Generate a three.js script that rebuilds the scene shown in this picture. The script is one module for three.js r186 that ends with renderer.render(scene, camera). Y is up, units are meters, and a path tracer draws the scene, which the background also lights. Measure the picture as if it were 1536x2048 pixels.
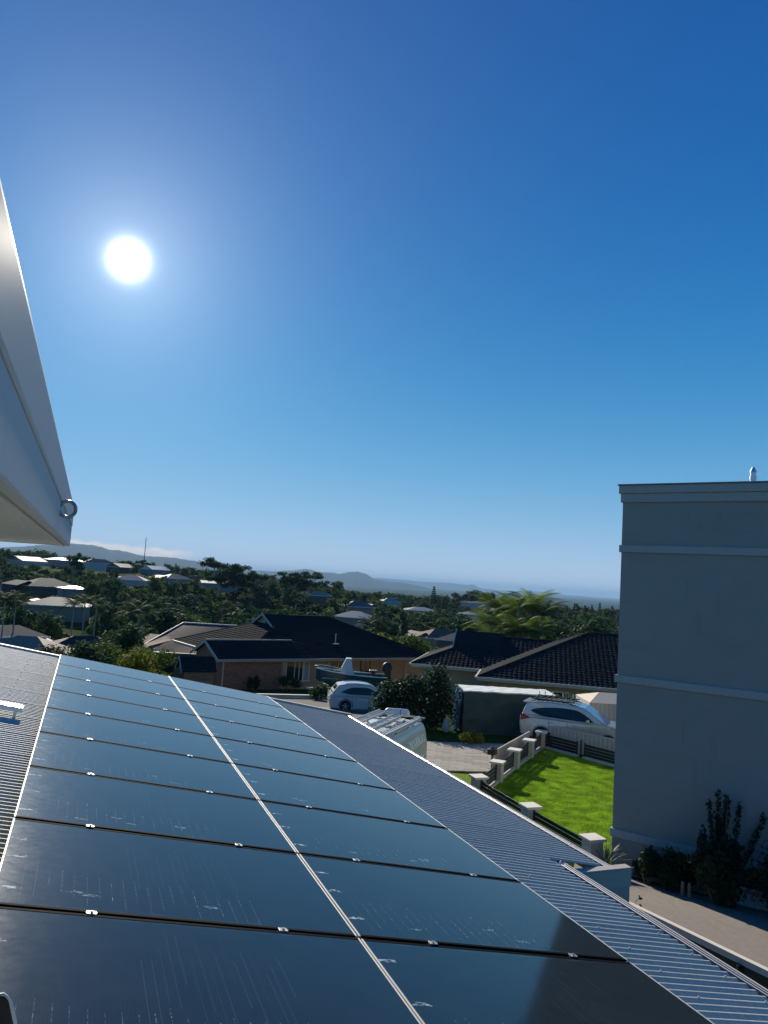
import * as THREE from 'three';
import { mergeGeometries } from 'three/addons/utils/BufferGeometryUtils.js';
import { RoundedBoxGeometry } from 'three/addons/geometries/RoundedBoxGeometry.js';
import { createNoise2D, createNoise3D } from 'simplex-noise';

// ------------------------------------------------------------------ random
function rng32(a) { return () => { a |= 0; a = a + 0x6D2B79F5 | 0; let t = Math.imul(a ^ a >>> 15, 1 | a); t = t + Math.imul(t ^ t >>> 7, 61 | t) ^ t; return ((t ^ t >>> 14) >>> 0) / 4294967296; }; }
const rnd = rng32(7);
const n2 = createNoise2D(rng32(11)), n3 = createNoise3D(rng32(12));
const rr = (a, b, r = rnd) => a + (b - a) * r();
const D2R = Math.PI / 180;
const smooth = (a, b, x) => { const t = Math.min(1, Math.max(0, (x - a) / (b - a))); return t * t * (3 - 2 * t); };

// ------------------------------------------------------------------ camera, sky, sun, exposure
const scene = new THREE.Scene();
const EYE = new THREE.Vector3(0, 6.5, 0);
const camera = new THREE.PerspectiveCamera(69.1, 768 / 1024, 0.05, 90000);
camera.position.copy(EYE);
camera.rotation.set(5.387 * D2R, 0, 3.61 * D2R, 'XYZ');
scene.add(camera);

const EXPO = 1.4;
const sunAz = -20.67 * D2R, sunEl = 21.62 * D2R;
const sunDir = new THREE.Vector3(Math.sin(sunAz) * Math.cos(sunEl), Math.sin(sunEl), -Math.cos(sunAz) * Math.cos(sunEl));
{
  const W = 4096, H = 2048, data = new Float32Array(W * H * 4);
  const cN = createNoise2D(rng32(5));
  for (let j = 0; j < H; j++) {
    const el = ((j + 0.5) / H - 0.5) * Math.PI, y = Math.sin(el), c = Math.cos(el), ed = Math.max(0, el / D2R);
    const base = [0.002 + 0.60 * Math.exp(-ed / 5.6), 0.062 + 0.63 * Math.exp(-ed / 13), 0.225 + 0.64 * Math.exp(-ed / 25)];
    for (let i = 0; i < W; i++) {
      const t = ((i + 0.5) / W - 0.5) * 2 * Math.PI, x = c * Math.cos(t), z = c * Math.sin(t);
      const cosg = Math.min(1, x * sunDir.x + y * sunDir.y + z * sunDir.z), g = Math.acos(cosg) / D2R;
      // air lit forward of the sun: wide blue veil, then the white aureole
      const w1 = 0.22 * Math.exp(-g / 14), w2 = 0.42 * Math.exp(-g / 4.2), w3 = 9 * Math.exp(-Math.pow(g / 0.72, 1.5));
      let R = base[0] + w1 * 0.75 + w2 * 0.95 + w3, G = base[1] + w1 * 0.95 + w2 * 1.0 + w3, B = base[2] + w1 * 1.1 + w2 * 0.95 + w3;
      // one thin cream cloud bank low over the left-hand range
      const az = Math.atan2(x, -z) / D2R;
      if (ed > 0.1 && ed < 2.6 && az > -27 && az < -11) {
        const u = (az + 22.5) / 9.2, top = 1.60 - 0.26 * u + 0.10 * cN(az * 0.7, 1), bot = 0.75 - 0.10 * u + 0.05 * cN(az * 0.9, 4);
        const m = smooth(bot - 0.12, bot + 0.1, ed) * (1 - smooth(top - 0.16, top + 0.10, ed)) * smooth(-0.35, 0.02, u) * (1 - smooth(0.72, 1.02, u + (1.2 - ed) * 0.15));
        const k = m * (0.72 + 0.28 * cN(az * 0.55, ed * 6));
        R += (1.15 - R) * k * 0.9; G += (0.98 - G) * k * 0.9; B += (0.80 - B) * k * 0.9;
      }
      const k = (j * W + i) * 4; data[k] = R / EXPO; data[k + 1] = G / EXPO; data[k + 2] = B / EXPO; data[k + 3] = 1;
    }
  }
  const sky = new THREE.DataTexture(data, W, H, THREE.RGBAFormat, THREE.FloatType);
  sky.mapping = THREE.EquirectangularReflectionMapping; sky.magFilter = THREE.LinearFilter; sky.needsUpdate = true;
  scene.background = sky; scene.environment = sky;
}
const sun = new THREE.DirectionalLight(new THREE.Color().setRGB(1, 0.9, 0.74), 5);
sun.position.copy(sunDir).multiplyScalar(200); sun.castShadow = true;
sun.shadow.mapSize.set(4096, 4096);
Object.assign(sun.shadow.camera, { left: -90, right: 90, top: 90, bottom: -90, near: 1, far: 500 });
scene.add(sun, sun.target);
const renderer = new THREE.WebGLRenderer({ antialias: true });
renderer.toneMapping = THREE.LinearToneMapping;
renderer.toneMappingExposure = EXPO;
renderer.shadowMap.enabled = true;
scene.fog = new THREE.FogExp2(new THREE.Color().setRGB(0.42, 0.70, 1.0), 0.00007);

// ------------------------------------------------------------------ helpers
const used = {};
function nm(n) { used[n] = (used[n] ?? -1) + 1; return used[n] ? n + '_' + String(used[n]).padStart(3, '0') : n; }
const lin = (r, g, b) => new THREE.Color().setRGB(r, g, b);
const mat = (r, g, b, rough = 0.8, o = {}) => new THREE.MeshPhysicalMaterial({ color: lin(r, g, b), roughness: rough, ...o });
function part(name, geo, m, parent, label) { const o = new THREE.Mesh(geo, m); o.name = name; o.castShadow = o.receiveShadow = true; if (label) o.userData.label = label; parent.add(o); return o; }
function tag(o, label, category, group, kind) { o.userData.label = label; if (category) o.userData.category = category; if (group) o.userData.group = group; if (kind) o.userData.kind = kind; return o; }
function thing(name, label, category, pos = [0, 0, 0], turn = 0, group) { const g = new THREE.Group(); g.name = nm(name); g.position.set(...pos); g.rotation.y = turn; scene.add(g); return tag(g, label, category, group); }
function struct(name, geo, m, label) { const o = part(nm(name), geo, m, scene); o.userData.kind = 'structure'; o.userData.label = label; return o; }
const box = (w, h, d, x = 0, y = 0, z = 0) => new THREE.BoxGeometry(w, h, d).translate(x, y, z);
const rbox = (w, h, d, r, x = 0, y = 0, z = 0) => new RoundedBoxGeometry(w, h, d, 2, r).translate(x, y, z);
const cyl = (r0, r1, h, n = 12, x = 0, y = 0, z = 0) => new THREE.CylinderGeometry(r0, r1, h, n).translate(x, y, z);
function merge(list) { return mergeGeometries(list.map((g) => { const q = g.index ? g.toNonIndexed() : g; for (const k of Object.keys(q.attributes)) if (!['position', 'normal', 'uv'].includes(k)) q.deleteAttribute(k); return q; })); }
function bar(a, b, r, n = 8) { const A = new THREE.Vector3(...a), B = new THREE.Vector3(...b), d = B.clone().sub(A); const g = new THREE.CylinderGeometry(r, r, d.length(), n); g.applyQuaternion(new THREE.Quaternion().setFromUnitVectors(new THREE.Vector3(0, 1, 0), d.clone().normalize())); return g.translate(...A.add(B).multiplyScalar(0.5).toArray()); }
function beam(a, b, w, h) { const A = new THREE.Vector3(...a), B = new THREE.Vector3(...b), d = B.clone().sub(A); const g = new THREE.BoxGeometry(w, h, d.length()); const m = new THREE.Matrix4().lookAt(B, A, new THREE.Vector3(0, 1, 0)); g.applyMatrix4(m); return g.translate(...A.add(B).multiplyScalar(0.5).toArray()); }
function tris(pts, uvs) { const g = new THREE.BufferGeometry(); g.setAttribute('position', new THREE.Float32BufferAttribute(pts.flat(), 3)); g.setAttribute('uv', new THREE.Float32BufferAttribute(uvs ? uvs.flat() : pts.flatMap((p) => [p[0], p[2]]), 2)); g.computeVertexNormals(); return g; }
function poly(list) { const p = []; for (const q of list) for (let i = 1; i < q.length - 1; i++) p.push(q[0], q[i], q[i + 1]); return tris(p); }
function canvasTex(w, h, draw, srgb = true) { const c = document.createElement('canvas'); c.width = w; c.height = h; draw(c.getContext('2d'), w, h); const t = new THREE.CanvasTexture(c); if (srgb) t.colorSpace = THREE.SRGBColorSpace; t.wrapS = t.wrapT = THREE.RepeatWrapping; t.magFilter = THREE.LinearFilter; return t; }
function noiseTex(size, f, srgb = true) { const d = new Uint8Array(size * size * 4); for (let j = 0; j < size; j++) for (let i = 0; i < size; i++) { const v = f(i / size, j / size); const k = (j * size + i) * 4; for (let c = 0; c < 3; c++) d[k + c] = Math.max(0, Math.min(255, 255 * (v.length ? v[c] : v))); d[k + 3] = 255; } const t = new THREE.DataTexture(d, size, size); if (srgb) t.colorSpace = THREE.SRGBColorSpace; t.wrapS = t.wrapT = THREE.RepeatWrapping; t.magFilter = THREE.LinearFilter; t.needsUpdate = true; return t; }
// noise that tiles: sampled on a torus-like pair of circles
const tile = (u, v, f) => { const a = u * 2 * Math.PI, b = v * 2 * Math.PI; return 0.5 * n3(Math.cos(a) * f, Math.sin(a) * f, Math.cos(b) * f + 7) + 0.5 * n3(Math.sin(b) * f + 3, Math.cos(a) * f + 9, Math.sin(a) * f - Math.cos(b) * f); };
function rep(t, x, y) { const c = t.clone(); c.repeat.set(x, y); c.needsUpdate = true; return c; }

// ------------------------------------------------------------------ terrain
const HILLS = [ // x, z, ridge height, width of the houses on the hillside
  ['two_storey', -148.2, -393.0, 8.73, 16.9], ['gable_grey', -131.2, -377.9, 7.58, 12.1], ['light_grey', -103.5, -313.3, 2.91, 13.3], ['bright_gable', -115.0, -383.1, 7.45, 12.1],
  ['blue_grey', -95.1, -347.2, 4.22, 13.3], ['pale_tan', -110.4, -224.3, -0.74, 10.2], ['dark_green', -93.2, -210.3, 1.76, 14.1], ['beige', -66.5, -156.4, -0.81, 12.5],
  ['tan_near', -39.8, -86.3, -2.17, 11.6], ['tan_back', -51.5, -106.2, -2.79, 8.8], ['small', -79.3, -194.5, 0.48, 7.1], ['long_grey', -66.7, -323.2, 2.51, 21.1],
  ['tan_top', -20.4, -259.2, 2.10, 8.3], ['mid_a', -6.2, -229.9, 0.28, 10.5], ['mid_b', -5.2, -179.9, -0.78, 9.3], ['white_metal', 17.0, -299.5, -2.42, 13.5],
  ['white_far', 42.0, -327.3, -3.74, 14.6], ['brown_a', 13.9, -164.4, -2.90, 10.9], ['brown_b', 18.0, -148.9, -2.17, 11.1], ['long_white', 59.7, -456.1, -1.63, 26.3],
  ['white_ridge', -171.3, -405.3, 8.72, 19.2], ['far_left', -183.8, -388.7, 8.18, 17.4], ['dark_roof', -43.2, -112.0, -4.22, 11.9], ['mid_far', -44.4, -417.7, 3.14, 11.3],
  ['mid_far_b', 5.8, -380.0, -1.26, 10.2], ['right_far', 70.1, -414.1, -2.36, 14.1]];
const CTRL = HILLS.map((h) => [h[1], h[2], h[3] - (h[0] === 'two_storey' ? 6 : 4.4)]);
CTRL.push([-18, -70, -3.5], [-5, -70, -3.4], [14, -66, -2.6], [30, -80, -4.5], [22, -95, -7], [5, -100, -8.5], [-20, -110, -10], [-5, -135, -9], [38, -140, -9], [-30, -160, -9],
  [60, -220, -9], [-40, -240, -4], [0, -560, -9], [-120, -560, 2], [-230, -500, 7], [110, -560, -12], [-260, -250, 3], [120, -200, -8], [-140, -110, -2], [90, -60, -3], [-80, -30, 0], [80, 60, 4], [-80, 80, 5], [0, 120, 6], [-250, 200, 12], [250, 200, 5], [0, 400, 18]);
const PROF = [[0, 1.6], [8, 1.5], [12, 1.1], [16.2, 0.5], [17.4, 0.28], [19.2, -0.05], [22, -0.1], [34, -0.15], [46, -1.25], [60, -2.3], [80, -4.2]];
function profile(d) { for (let i = 1; i < PROF.length; i++) if (d < PROF[i][0]) { const [a, ya] = PROF[i - 1], [b, yb] = PROF[i]; return ya + (yb - ya) * (d - a) / (b - a); } return -4.2; }
function far(x, z) { let s = 0, w = 0; for (const [a, b, y] of CTRL) { const q = 1 / Math.pow((x - a) ** 2 + (z - b) ** 2 + 160, 1.5); s += q * y; w += q; } return s / w; }
function gh(x, z) {
  const d = Math.hypot(x, z), t = smooth(62, 84, d);
  let y = (t < 1 ? profile(d) * (1 - t) : 0) + (t > 0 ? far(x, z) * t : 0);
  const o = smooth(520, 1700, d); // beyond the hill the land falls to the coastal plain
  return y * (1 - o) - 62 * o;
}
const grassNoise = noiseTex(512, (u, v) => { const a = tile(u, v, 3), b = tile(u + .3, v, 14), c = rnd(); const k = 0.84 + 0.10 * a + 0.12 * b + 0.12 * (c - .5); return [k * 0.97, k, k * 0.9]; });
{
  const rings = [0]; let r = 0; while (r < 66) rings.push(r += 0.75); while (r < 700) rings.push(r *= 1.022); while (r < 42000) rings.push(r *= 1.09);
  const N = 240, P = [], UV = [], C = [], I = [];
  for (const q of rings) for (let i = 0; i <= N; i++) {
    const a = i / N * 2 * Math.PI, x = Math.sin(a) * q, z = -Math.cos(a) * q; P.push(x, gh(x, z), z); UV.push(x / 6, z / 6);
    const m = 0.5 + 0.5 * n2(x / 37, z / 37), e = 0.5 + 0.5 * n2(x / 11 + 40, z / 11);
    const fw = smooth(500, 900, q); C.push((0.030 + 0.045 * m * e) * (1 - 0.5 * fw), (0.052 + 0.035 * m + 0.015 * e) * (1 - 0.4 * fw), 0.018 + 0.014 * e);
  }
  for (let j = 0; j < rings.length - 1; j++) for (let i = 0; i < N; i++) { const a = j * (N + 1) + i, b = a + N + 1; I.push(a, b + 1, b, a, a + 1, b + 1); }
  const g = new THREE.BufferGeometry(); g.setAttribute('position', new THREE.Float32BufferAttribute(P, 3)); g.setAttribute('uv', new THREE.Float32BufferAttribute(UV, 2)); g.setAttribute('color', new THREE.Float32BufferAttribute(C, 3)); g.setIndex(I); g.computeVertexNormals();
  struct('ground', g, new THREE.MeshPhysicalMaterial({ vertexColors: true, map: grassNoise, roughness: 1, ior: 1.04 }), 'grassy ground falling away to a wooded valley and hillside');
}
// draped patch between four corners, n x m cells
function drape(c, off, n = 12, m = 12, uvs = 1) {
  const P = [], UV = [], I = [];
  for (let j = 0; j <= m; j++) for (let i = 0; i <= n; i++) { const u = i / n, v = j / m, x = (c[0][0] * (1 - u) + c[1][0] * u) * (1 - v) + (c[3][0] * (1 - u) + c[2][0] * u) * v, z = (c[0][1] * (1 - u) + c[1][1] * u) * (1 - v) + (c[3][1] * (1 - u) + c[2][1] * u) * v; P.push(x, gh(x, z) + off, z); UV.push(x * uvs, z * uvs); }
  for (let j = 0; j < m; j++) for (let i = 0; i < n; i++) { const a = j * (n + 1) + i, b = a + n + 1; I.push(a, b, b + 1, a, b + 1, a + 1); }
  const g = new THREE.BufferGeometry(); g.setAttribute('position', new THREE.Float32BufferAttribute(P, 3)); g.setAttribute('uv', new THREE.Float32BufferAttribute(UV, 2)); g.setIndex(I); g.computeVertexNormals();
  if (g.attributes.normal.getY(0) < 0) { g.setIndex(I.slice().reverse()); g.computeVertexNormals(); }
  return g;
}
// mountain ranges: azimuth and elevation of the crest, distance
function range(name, label, crest, dist, depth, col, seed) {
  const P = [], I = [], steps = 160, rows = 14, N = createNoise2D(rng32(seed));
  const el = (az) => { for (let i = 1; i < crest.length; i++) if (az <= crest[i][0]) { const [a, y0] = crest[i - 1], [b, y1] = crest[i], t = (az - a) / (b - a), s = t * t * (3 - 2 * t); return y0 + (y1 - y0) * (0.5 * t + 0.5 * s); } return crest[crest.length - 1][1]; };
  const a0 = crest[0][0], a1 = crest[crest.length - 1][0];
  for (let i = 0; i <= steps; i++) for (let j = 0; j <= rows; j++) {
    const az = a0 + (a1 - a0) * i / steps, t = j / rows * 2 - 1, d = dist + t * depth, top = Math.tan(el(az) * D2R) * dist + 6.5;
    const sp = 1 - Math.pow(Math.abs(t), 1.15), y = -75 + (top + 75) * sp * (1 + 0.10 * N(i * 0.35, j * 0.8) * (1 - sp)) + (top + 75) * 0.02 * N(i * 0.9, 3) * sp;
    P.push(Math.sin(az * D2R) * d, y, -Math.cos(az * D2R) * d);
  }
  for (let i = 0; i < steps; i++) for (let j = 0; j < rows; j++) { const a = i * (rows + 1) + j, b = a + rows + 1; I.push(a, b, b + 1, a, b + 1, a + 1); }
  const g = new THREE.BufferGeometry(); g.setAttribute('position', new THREE.Float32BufferAttribute(P, 3)); g.setIndex(I); g.computeVertexNormals();
  struct(name, g, mat(...col, 1, { ior: 1.04 }), label);
}
range('mountain_range', 'blue hazy mountain slope falling right behind the hillside houses', [[-46, -0.4], [-37.84, -0.1], [-32.82, 0.59], [-27.06, 0.71], [-23.96, 1.13], [-22.36, 1.36], [-21.02, 1.32], [-19.81, 1.08], [-19.3, 1.09], [-17.54, 0.81], [-15.78, 0.83], [-14.15, 0.72], [-12.49, 0.49], [-10.61, 0.05], [-7.56, -0.5]], 9000, 2200, [0.03, 0.045, 0.03], 21);
range('mountain_range', 'blue hazy hills with a rounded peak behind the tall gum trees', [[-14, -0.2], [-12.83, 0.09], [-9.14, 0.3], [-8.2, 0.28], [-6.89, 0.44], [-5.57, 0.64], [-4.6, 0.47], [-3.65, 0.49], [-3.07, 0.42], [-2.31, 0.62], [-1.74, 0.69], [-1.16, 0.58], [-0.37, 0.2], [0.6, 0.07], [1.56, 0.1], [2.72, -0.06], [4.27, -0.3], [7.33, -0.42]], 11000, 2200, [0.03, 0.045, 0.03], 22);
range('mountain_range', 'palest far hills along the right horizon', [[-4, -0.1], [-2.27, 0.05], [0.01, 0.3], [1.55, 0.29], [3.09, 0.23], [5.38, 0.26], [6.72, 0.19], [7.09, 0.29], [7.67, 0.02], [9.18, -0.05], [10.67, -0.04], [12.14, 0.04], [12.88, 0.05], [13.98, -0.1], [15.06, -0.1], [16.49, -0.15], [18.23, -0.15], [23.27, -0.1], [29.43, -0.1], [40, 0]], 19000, 2500, [0.03, 0.045, 0.03], 23);

// ------------------------------------------------------------------ materials shared
const speck = noiseTex(512, (u, v) => 0.94 + 0.05 * tile(u, v, 4) + 0.04 * tile(u, v, 19) + 0.05 * (rnd() - .5));
const fineBump = noiseTex(512, (u, v) => 0.5 + 0.25 * tile(u, v, 30) + 0.4 * (rnd() - .5), false);
const M = {
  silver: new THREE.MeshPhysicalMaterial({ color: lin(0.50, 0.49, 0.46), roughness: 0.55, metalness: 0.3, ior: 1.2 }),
  clamp: new THREE.MeshPhysicalMaterial({ color: lin(0.42, 0.43, 0.44), roughness: 0.5, metalness: 0.6 }),
  blackFrame: new THREE.MeshPhysicalMaterial({ color: lin(0.006, 0.007, 0.008), roughness: 0.75, ior: 1.08 }),
  roofSteel: [0, 1, 2].map((i) => new THREE.MeshPhysicalMaterial({ color: lin(0.48 + i * .012, 0.53 + i * .012, 0.49 + i * .012), map: rep(speck, 3, 0.5), roughness: 0.55, metalness: 0.0, ior: 1.16 })),
  gutter: mat(0.40, 0.40, 0.39, 0.4), flash: mat(0.46, 0.43, 0.39, 0.6, { ior: 1.25 }), render: null,
  white: mat(0.75, 0.74, 0.70, 0.5), cream: mat(0.55, 0.50, 0.40, 0.7), pillar: mat(0.60, 0.55, 0.46, 0.9, { map: rep(speck, 1, 1) }), black: mat(0.012, 0.013, 0.014, 0.5), slat: mat(0.016, 0.018, 0.02, 0.4),
  rubber: mat(0.015, 0.015, 0.016, 0.9), chrome: new THREE.MeshPhysicalMaterial({ color: lin(0.7, 0.7, 0.7), metalness: 1, roughness: 0.2 }), glassDark: mat(0.006, 0.008, 0.01, 0.06),
  alu: new THREE.MeshPhysicalMaterial({ color: lin(0.62, 0.63, 0.65), metalness: 0.8, roughness: 0.35 }),
};

// ------------------------------------------------------------------ our house: roof frame  X = down the slope (s), Y = roof normal, Z = towards us (-d)
const yaw = -0.374409, slope = 0.186525;
const dV = new THREE.Vector3(Math.sin(yaw), 0, -Math.cos(yaw)), rV = new THREE.Vector3(Math.cos(yaw), 0, Math.sin(yaw));
const sV = rV.clone().multiplyScalar(Math.cos(slope)).add(new THREE.Vector3(0, -Math.sin(slope), 0)), nV = new THREE.Vector3().crossVectors(sV, dV).normalize();
const O = new THREE.Vector3(-5.0818, 5.0165, -12.223);
const roofQ = new THREE.Quaternion().setFromRotationMatrix(new THREE.Matrix4().makeBasis(sV, nV, dV.clone().negate()));
const onRoof = (s, n, d) => O.clone().addScaledVector(sV, s).addScaledVector(nV, n).addScaledVector(dV, d);
const RN = -0.125; // roof surface under the panels
{
  const h = new THREE.Group(); h.name = nm('steel_roof_house'); h.position.copy(O); h.quaternion.copy(roofQ); scene.add(h);
  tag(h, 'grey corrugated steel roof carrying the solar panels, with gutter', 'roof');
  // corrugated sheets, laid from the far verge towards us; local z = -d
  const pitch = 0.0762, waves = 10, cover = pitch * waves, SEG = 10;
  function sheet(s0, s1, z0, nw, lap) {
    const P = [], UV = [], I = [], K = nw * SEG;
    const xs = []; for (let i = 0; i <= 8; i++) xs.push(s0 + (s1 - s0) * i / 8);
    for (const x of xs) for (let k = 0; k <= K; k++) { const z = z0 + k / SEG * pitch; P.push(x, RN + 0.0088 * Math.sin(k / SEG * 2 * Math.PI) + lap * (k < SEG ? 0.0025 : 0), z); UV.push(x / 2, z / 2); }
    for (let i = 0; i < xs.length - 1; i++) for (let k = 0; k < K; k++) { const a = i * (K + 1) + k, b = a + K + 1; I.push(a, a + 1, b + 1, a, b + 1, b); }
    const g = new THREE.BufferGeometry(); g.setAttribute('position', new THREE.Float32BufferAttribute(P, 3)); g.setAttribute('uv', new THREE.Float32BufferAttribute(UV, 2)); g.setIndex(I); g.computeVertexNormals(); return g;
  }
  let z = -0.5, k = 0; const endFar = 5.22, endNear = 4.59, left = -4.2;
  while (z < 14.2) { const nearPart = z > 6.75; part('roof_sheet', sheet(left, nearPart ? endNear : endFar, z, waves + (k ? 1 : 0), 1), M.roofSteel[k % 3], h); z += cover; k++; }
  // screws along the crests in rows
  const sc = []; const sg = new THREE.CylinderGeometry(0.0065, 0.0085, 0.008, 6).toNonIndexed();
  for (const s of [-3.4, -2.4, -1.4, -0.4, 0.55, 1.45, 2.35, 3.25, 3.95, 4.5, 5.05]) for (let i = 0; i < 190; i += 4) { const zz = -0.5 + (i + 0.25 + (s % 1 > 0.4 ? 1 : 0)) * pitch; if (zz > 14.1 || (s > 4.6 && zz > 6.7)) continue; sc.push(sg.clone().translate(s + 0.01 * Math.sin(i * 7), RN + 0.012, zz)); }
  const so = part('roof_screws', merge(sc), M.roofSteel[1], h); so.userData.kind = 'stuff';
  // verge capping at the far end
  part('verge_capping', merge([box(9.6, 0.03, 0.10, 0.57, RN + 0.025, -0.55), box(9.6, 0.16, 0.02, 0.57, RN - 0.05, -0.61)]), M.flash, h);
  part('verge_board', box(9.6, 0.2, 0.03, 0.57, RN - 0.20, -0.60), M.gutter, h);
  // quad gutters, two runs
  function gutter(s, z0, z1) {
    const sh = new THREE.Shape(); sh.moveTo(0, 0); sh.lineTo(0, -0.1); sh.lineTo(0.09, -0.1); sh.quadraticCurveTo(0.125, -0.07, 0.125, -0.02); sh.lineTo(0.125, 0.008); sh.lineTo(0.108, 0.008); sh.lineTo(0.108, -0.004); sh.lineTo(0.117, -0.004); sh.lineTo(0.114, -0.06); sh.quadraticCurveTo(0.11, -0.09, 0.085, -0.092); sh.lineTo(0.006, -0.092); sh.lineTo(0.006, 0);
    const g = new THREE.ExtrudeGeometry(sh, { depth: z1 - z0, bevelEnabled: false }); return g.applyMatrix4(new THREE.Matrix4().makeRotationZ(slope)).translate(s - 0.01, RN - 0.015, z0);
  }
  part('gutter', gutter(endFar, -0.62, 7.22), M.flash, h); part('gutter', gutter(endNear, 7.3, 14.2), M.flash, h);
  // inner bead of the gutter guard
  for (const [s, a, b] of [[endFar, -0.55, 7.2], [endNear, 7.34, 14.2]]) { part('gutter_lip', merge([bar([s + 0.045, RN + 0.004, a], [s + 0.045, RN + 0.004, b], 0.006, 6), bar([s + 0.075, RN + 0.008, a], [s + 0.075, RN + 0.008, b], 0.005, 6)]), M.alu, h); part('gutter_trough', box(0.1, 0.01, b - a, s + 0.055, RN - 0.07, (a + b) / 2), M.black, h); }
}
{ // wall of the lower storey below the gutter and the fire-wall nib that divides the two gutter runs
  const w = thing('rendered_wall', 'beige rendered wall nib dividing the gutter beside the driveway', 'wall', [O.x, 0, O.z], -yaw);
  // local: x = r (right), z = -d
  const rEnd = 4.45;
  part('wall', merge([box(0.2, 3.6, 7.0, 5.0, 1.7, 3.3), box(0.2, 3.2, 6.9, rEnd, 1.6, 10.75), box(10, 4.2, 0.2, 0.2, 1.8, -0.28)]), mat(0.42, 0.39, 0.34, 0.9, { map: rep(speck, 2, 2) }), w);
  part('nib_wall', merge([box(0.72, 0.7, 0.07, 5.0, 3.53, 7.25)]), mat(0.40, 0.37, 0.33, 0.9), w);
  part('nib_capping', merge([box(0.90, 0.16, 0.085, 4.92, 3.84, 7.25)]), mat(0.46, 0.43, 0.38, 0.8), w);
  part('nib_flashing', rbox(0.98, 0.014, 0.10, 0.006, 4.88, 3.929, 7.25), M.flash, w);
  part('lead_flashing', (() => { const g = new THREE.PlaneGeometry(0.34, 0.16, 14, 8).rotateX(-Math.PI / 2); const p = g.attributes.position; for (let i = 0; i < p.count; i++) p.setY(i, 0.018 * n2(p.getX(i) * 14, p.getZ(i) * 16) - 0.19 * p.getX(i)); g.computeVertexNormals(); return g.translate(4.50, 4.03, 7.26); })(), M.alu, w, 'crumpled pale flashing at the foot of the nib');
  part('gutter_stop', rbox(0.14, 0.09, 0.09, 0.02, 4.70, 3.90, 7.36), M.black, w);
}
// ------------------------------------------------------------------ solar panels
const PWs = 1.7592, PHd = 1.1911;
const panelTex = [0, 1, 2, 3].map((v) => canvasTex(1024, 700, (c, W, H) => {
  const r = rng32(100 + v); c.fillStyle = '#242a2e'; c.fillRect(0, 0, W, H);
  for (let i = 0; i < 12; i++) for (let j = 0; j < 12; j++) { const k = 11 + Math.floor(r() * 4); c.fillStyle = `rgb(${k + 20},${k + 27},${k + 32})`; c.fillRect(8 + i * 84, 8 + j * 57, 82, 55); }
  c.strokeStyle = 'rgba(90,105,118,0.20)'; c.lineWidth = 1; for (let x = 12; x < W; x += 8.4) { c.beginPath(); c.moveTo(x, 8); c.lineTo(x, H - 8); c.stroke(); }
  // painted sun glints on the wires and dried run marks, towards the near edge
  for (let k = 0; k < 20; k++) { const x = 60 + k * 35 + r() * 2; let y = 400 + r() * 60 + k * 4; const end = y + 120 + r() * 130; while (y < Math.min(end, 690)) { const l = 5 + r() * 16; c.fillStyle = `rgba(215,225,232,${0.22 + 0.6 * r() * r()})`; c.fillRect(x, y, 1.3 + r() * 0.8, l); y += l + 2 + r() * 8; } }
  for (let k = 0; k < 16; k++) { const x = 360 + k * 24 + r() * 8, y = 60 + r() * 200; c.strokeStyle = `rgba(170,190,200,${0.10 + 0.16 * r()})`; c.lineWidth = 1.5; c.beginPath(); c.moveTo(x, y); c.lineTo(x + 2, y + 150 + r() * 250); c.stroke(); }
  // droppings and dust splashes
  const spl = (x, y, s, a) => { for (let q = 0; q < 16; q++) { c.fillStyle = `rgba(215,222,226,${a * (0.3 + 0.7 * r())})`; c.beginPath(); c.ellipse(x + (r() - .5) * s * 2.4, y + (r() - .5) * s * .8, s * (0.1 + .4 * r()), s * (.06 + .16 * r()), (r() - .5) * .8, 0, 7); c.fill(); } };
  for (let k = 0; k < 3; k++) spl(22 + r() * 14, 110 + k * 210 + r() * 80, 22, 0.85);
  for (let k = 0; k < 3; k++) spl(80 + r() * 560, 560 + r() * 100, 12 + 9 * r(), 0.5);
  if (v % 2) spl(560 + r() * 120, 480 + r() * 140, 20, 0.6);
  for (let k = 0; k < 60; k++) { const x = r() * W * .8; c.fillStyle = `rgba(170,185,192,${0.05 + 0.13 * r()})`; c.fillRect(x, (r() < .5 ? 4 : H - 14) + r() * 10, 10 + r() * 60, 1.5 + 2 * r()); }
  for (let k = 0; k < 500; k++) { c.fillStyle = `rgba(190,200,205,${0.25 * r() * r()})`; c.fillRect(r() * W, r() * H, 1.5, 1.5); }
}));
const dustRough = noiseTex(512, (u, v) => 0.72 + 0.08 * tile(u, v, 3) + 0.05 * tile(u, v, 12), false);
const panelGlass = panelTex.map((t) => new THREE.MeshPhysicalMaterial({ map: t, roughness: 0.13, roughnessMap: dustRough, ior: 1.5, specularIntensity: 1 }));
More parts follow.
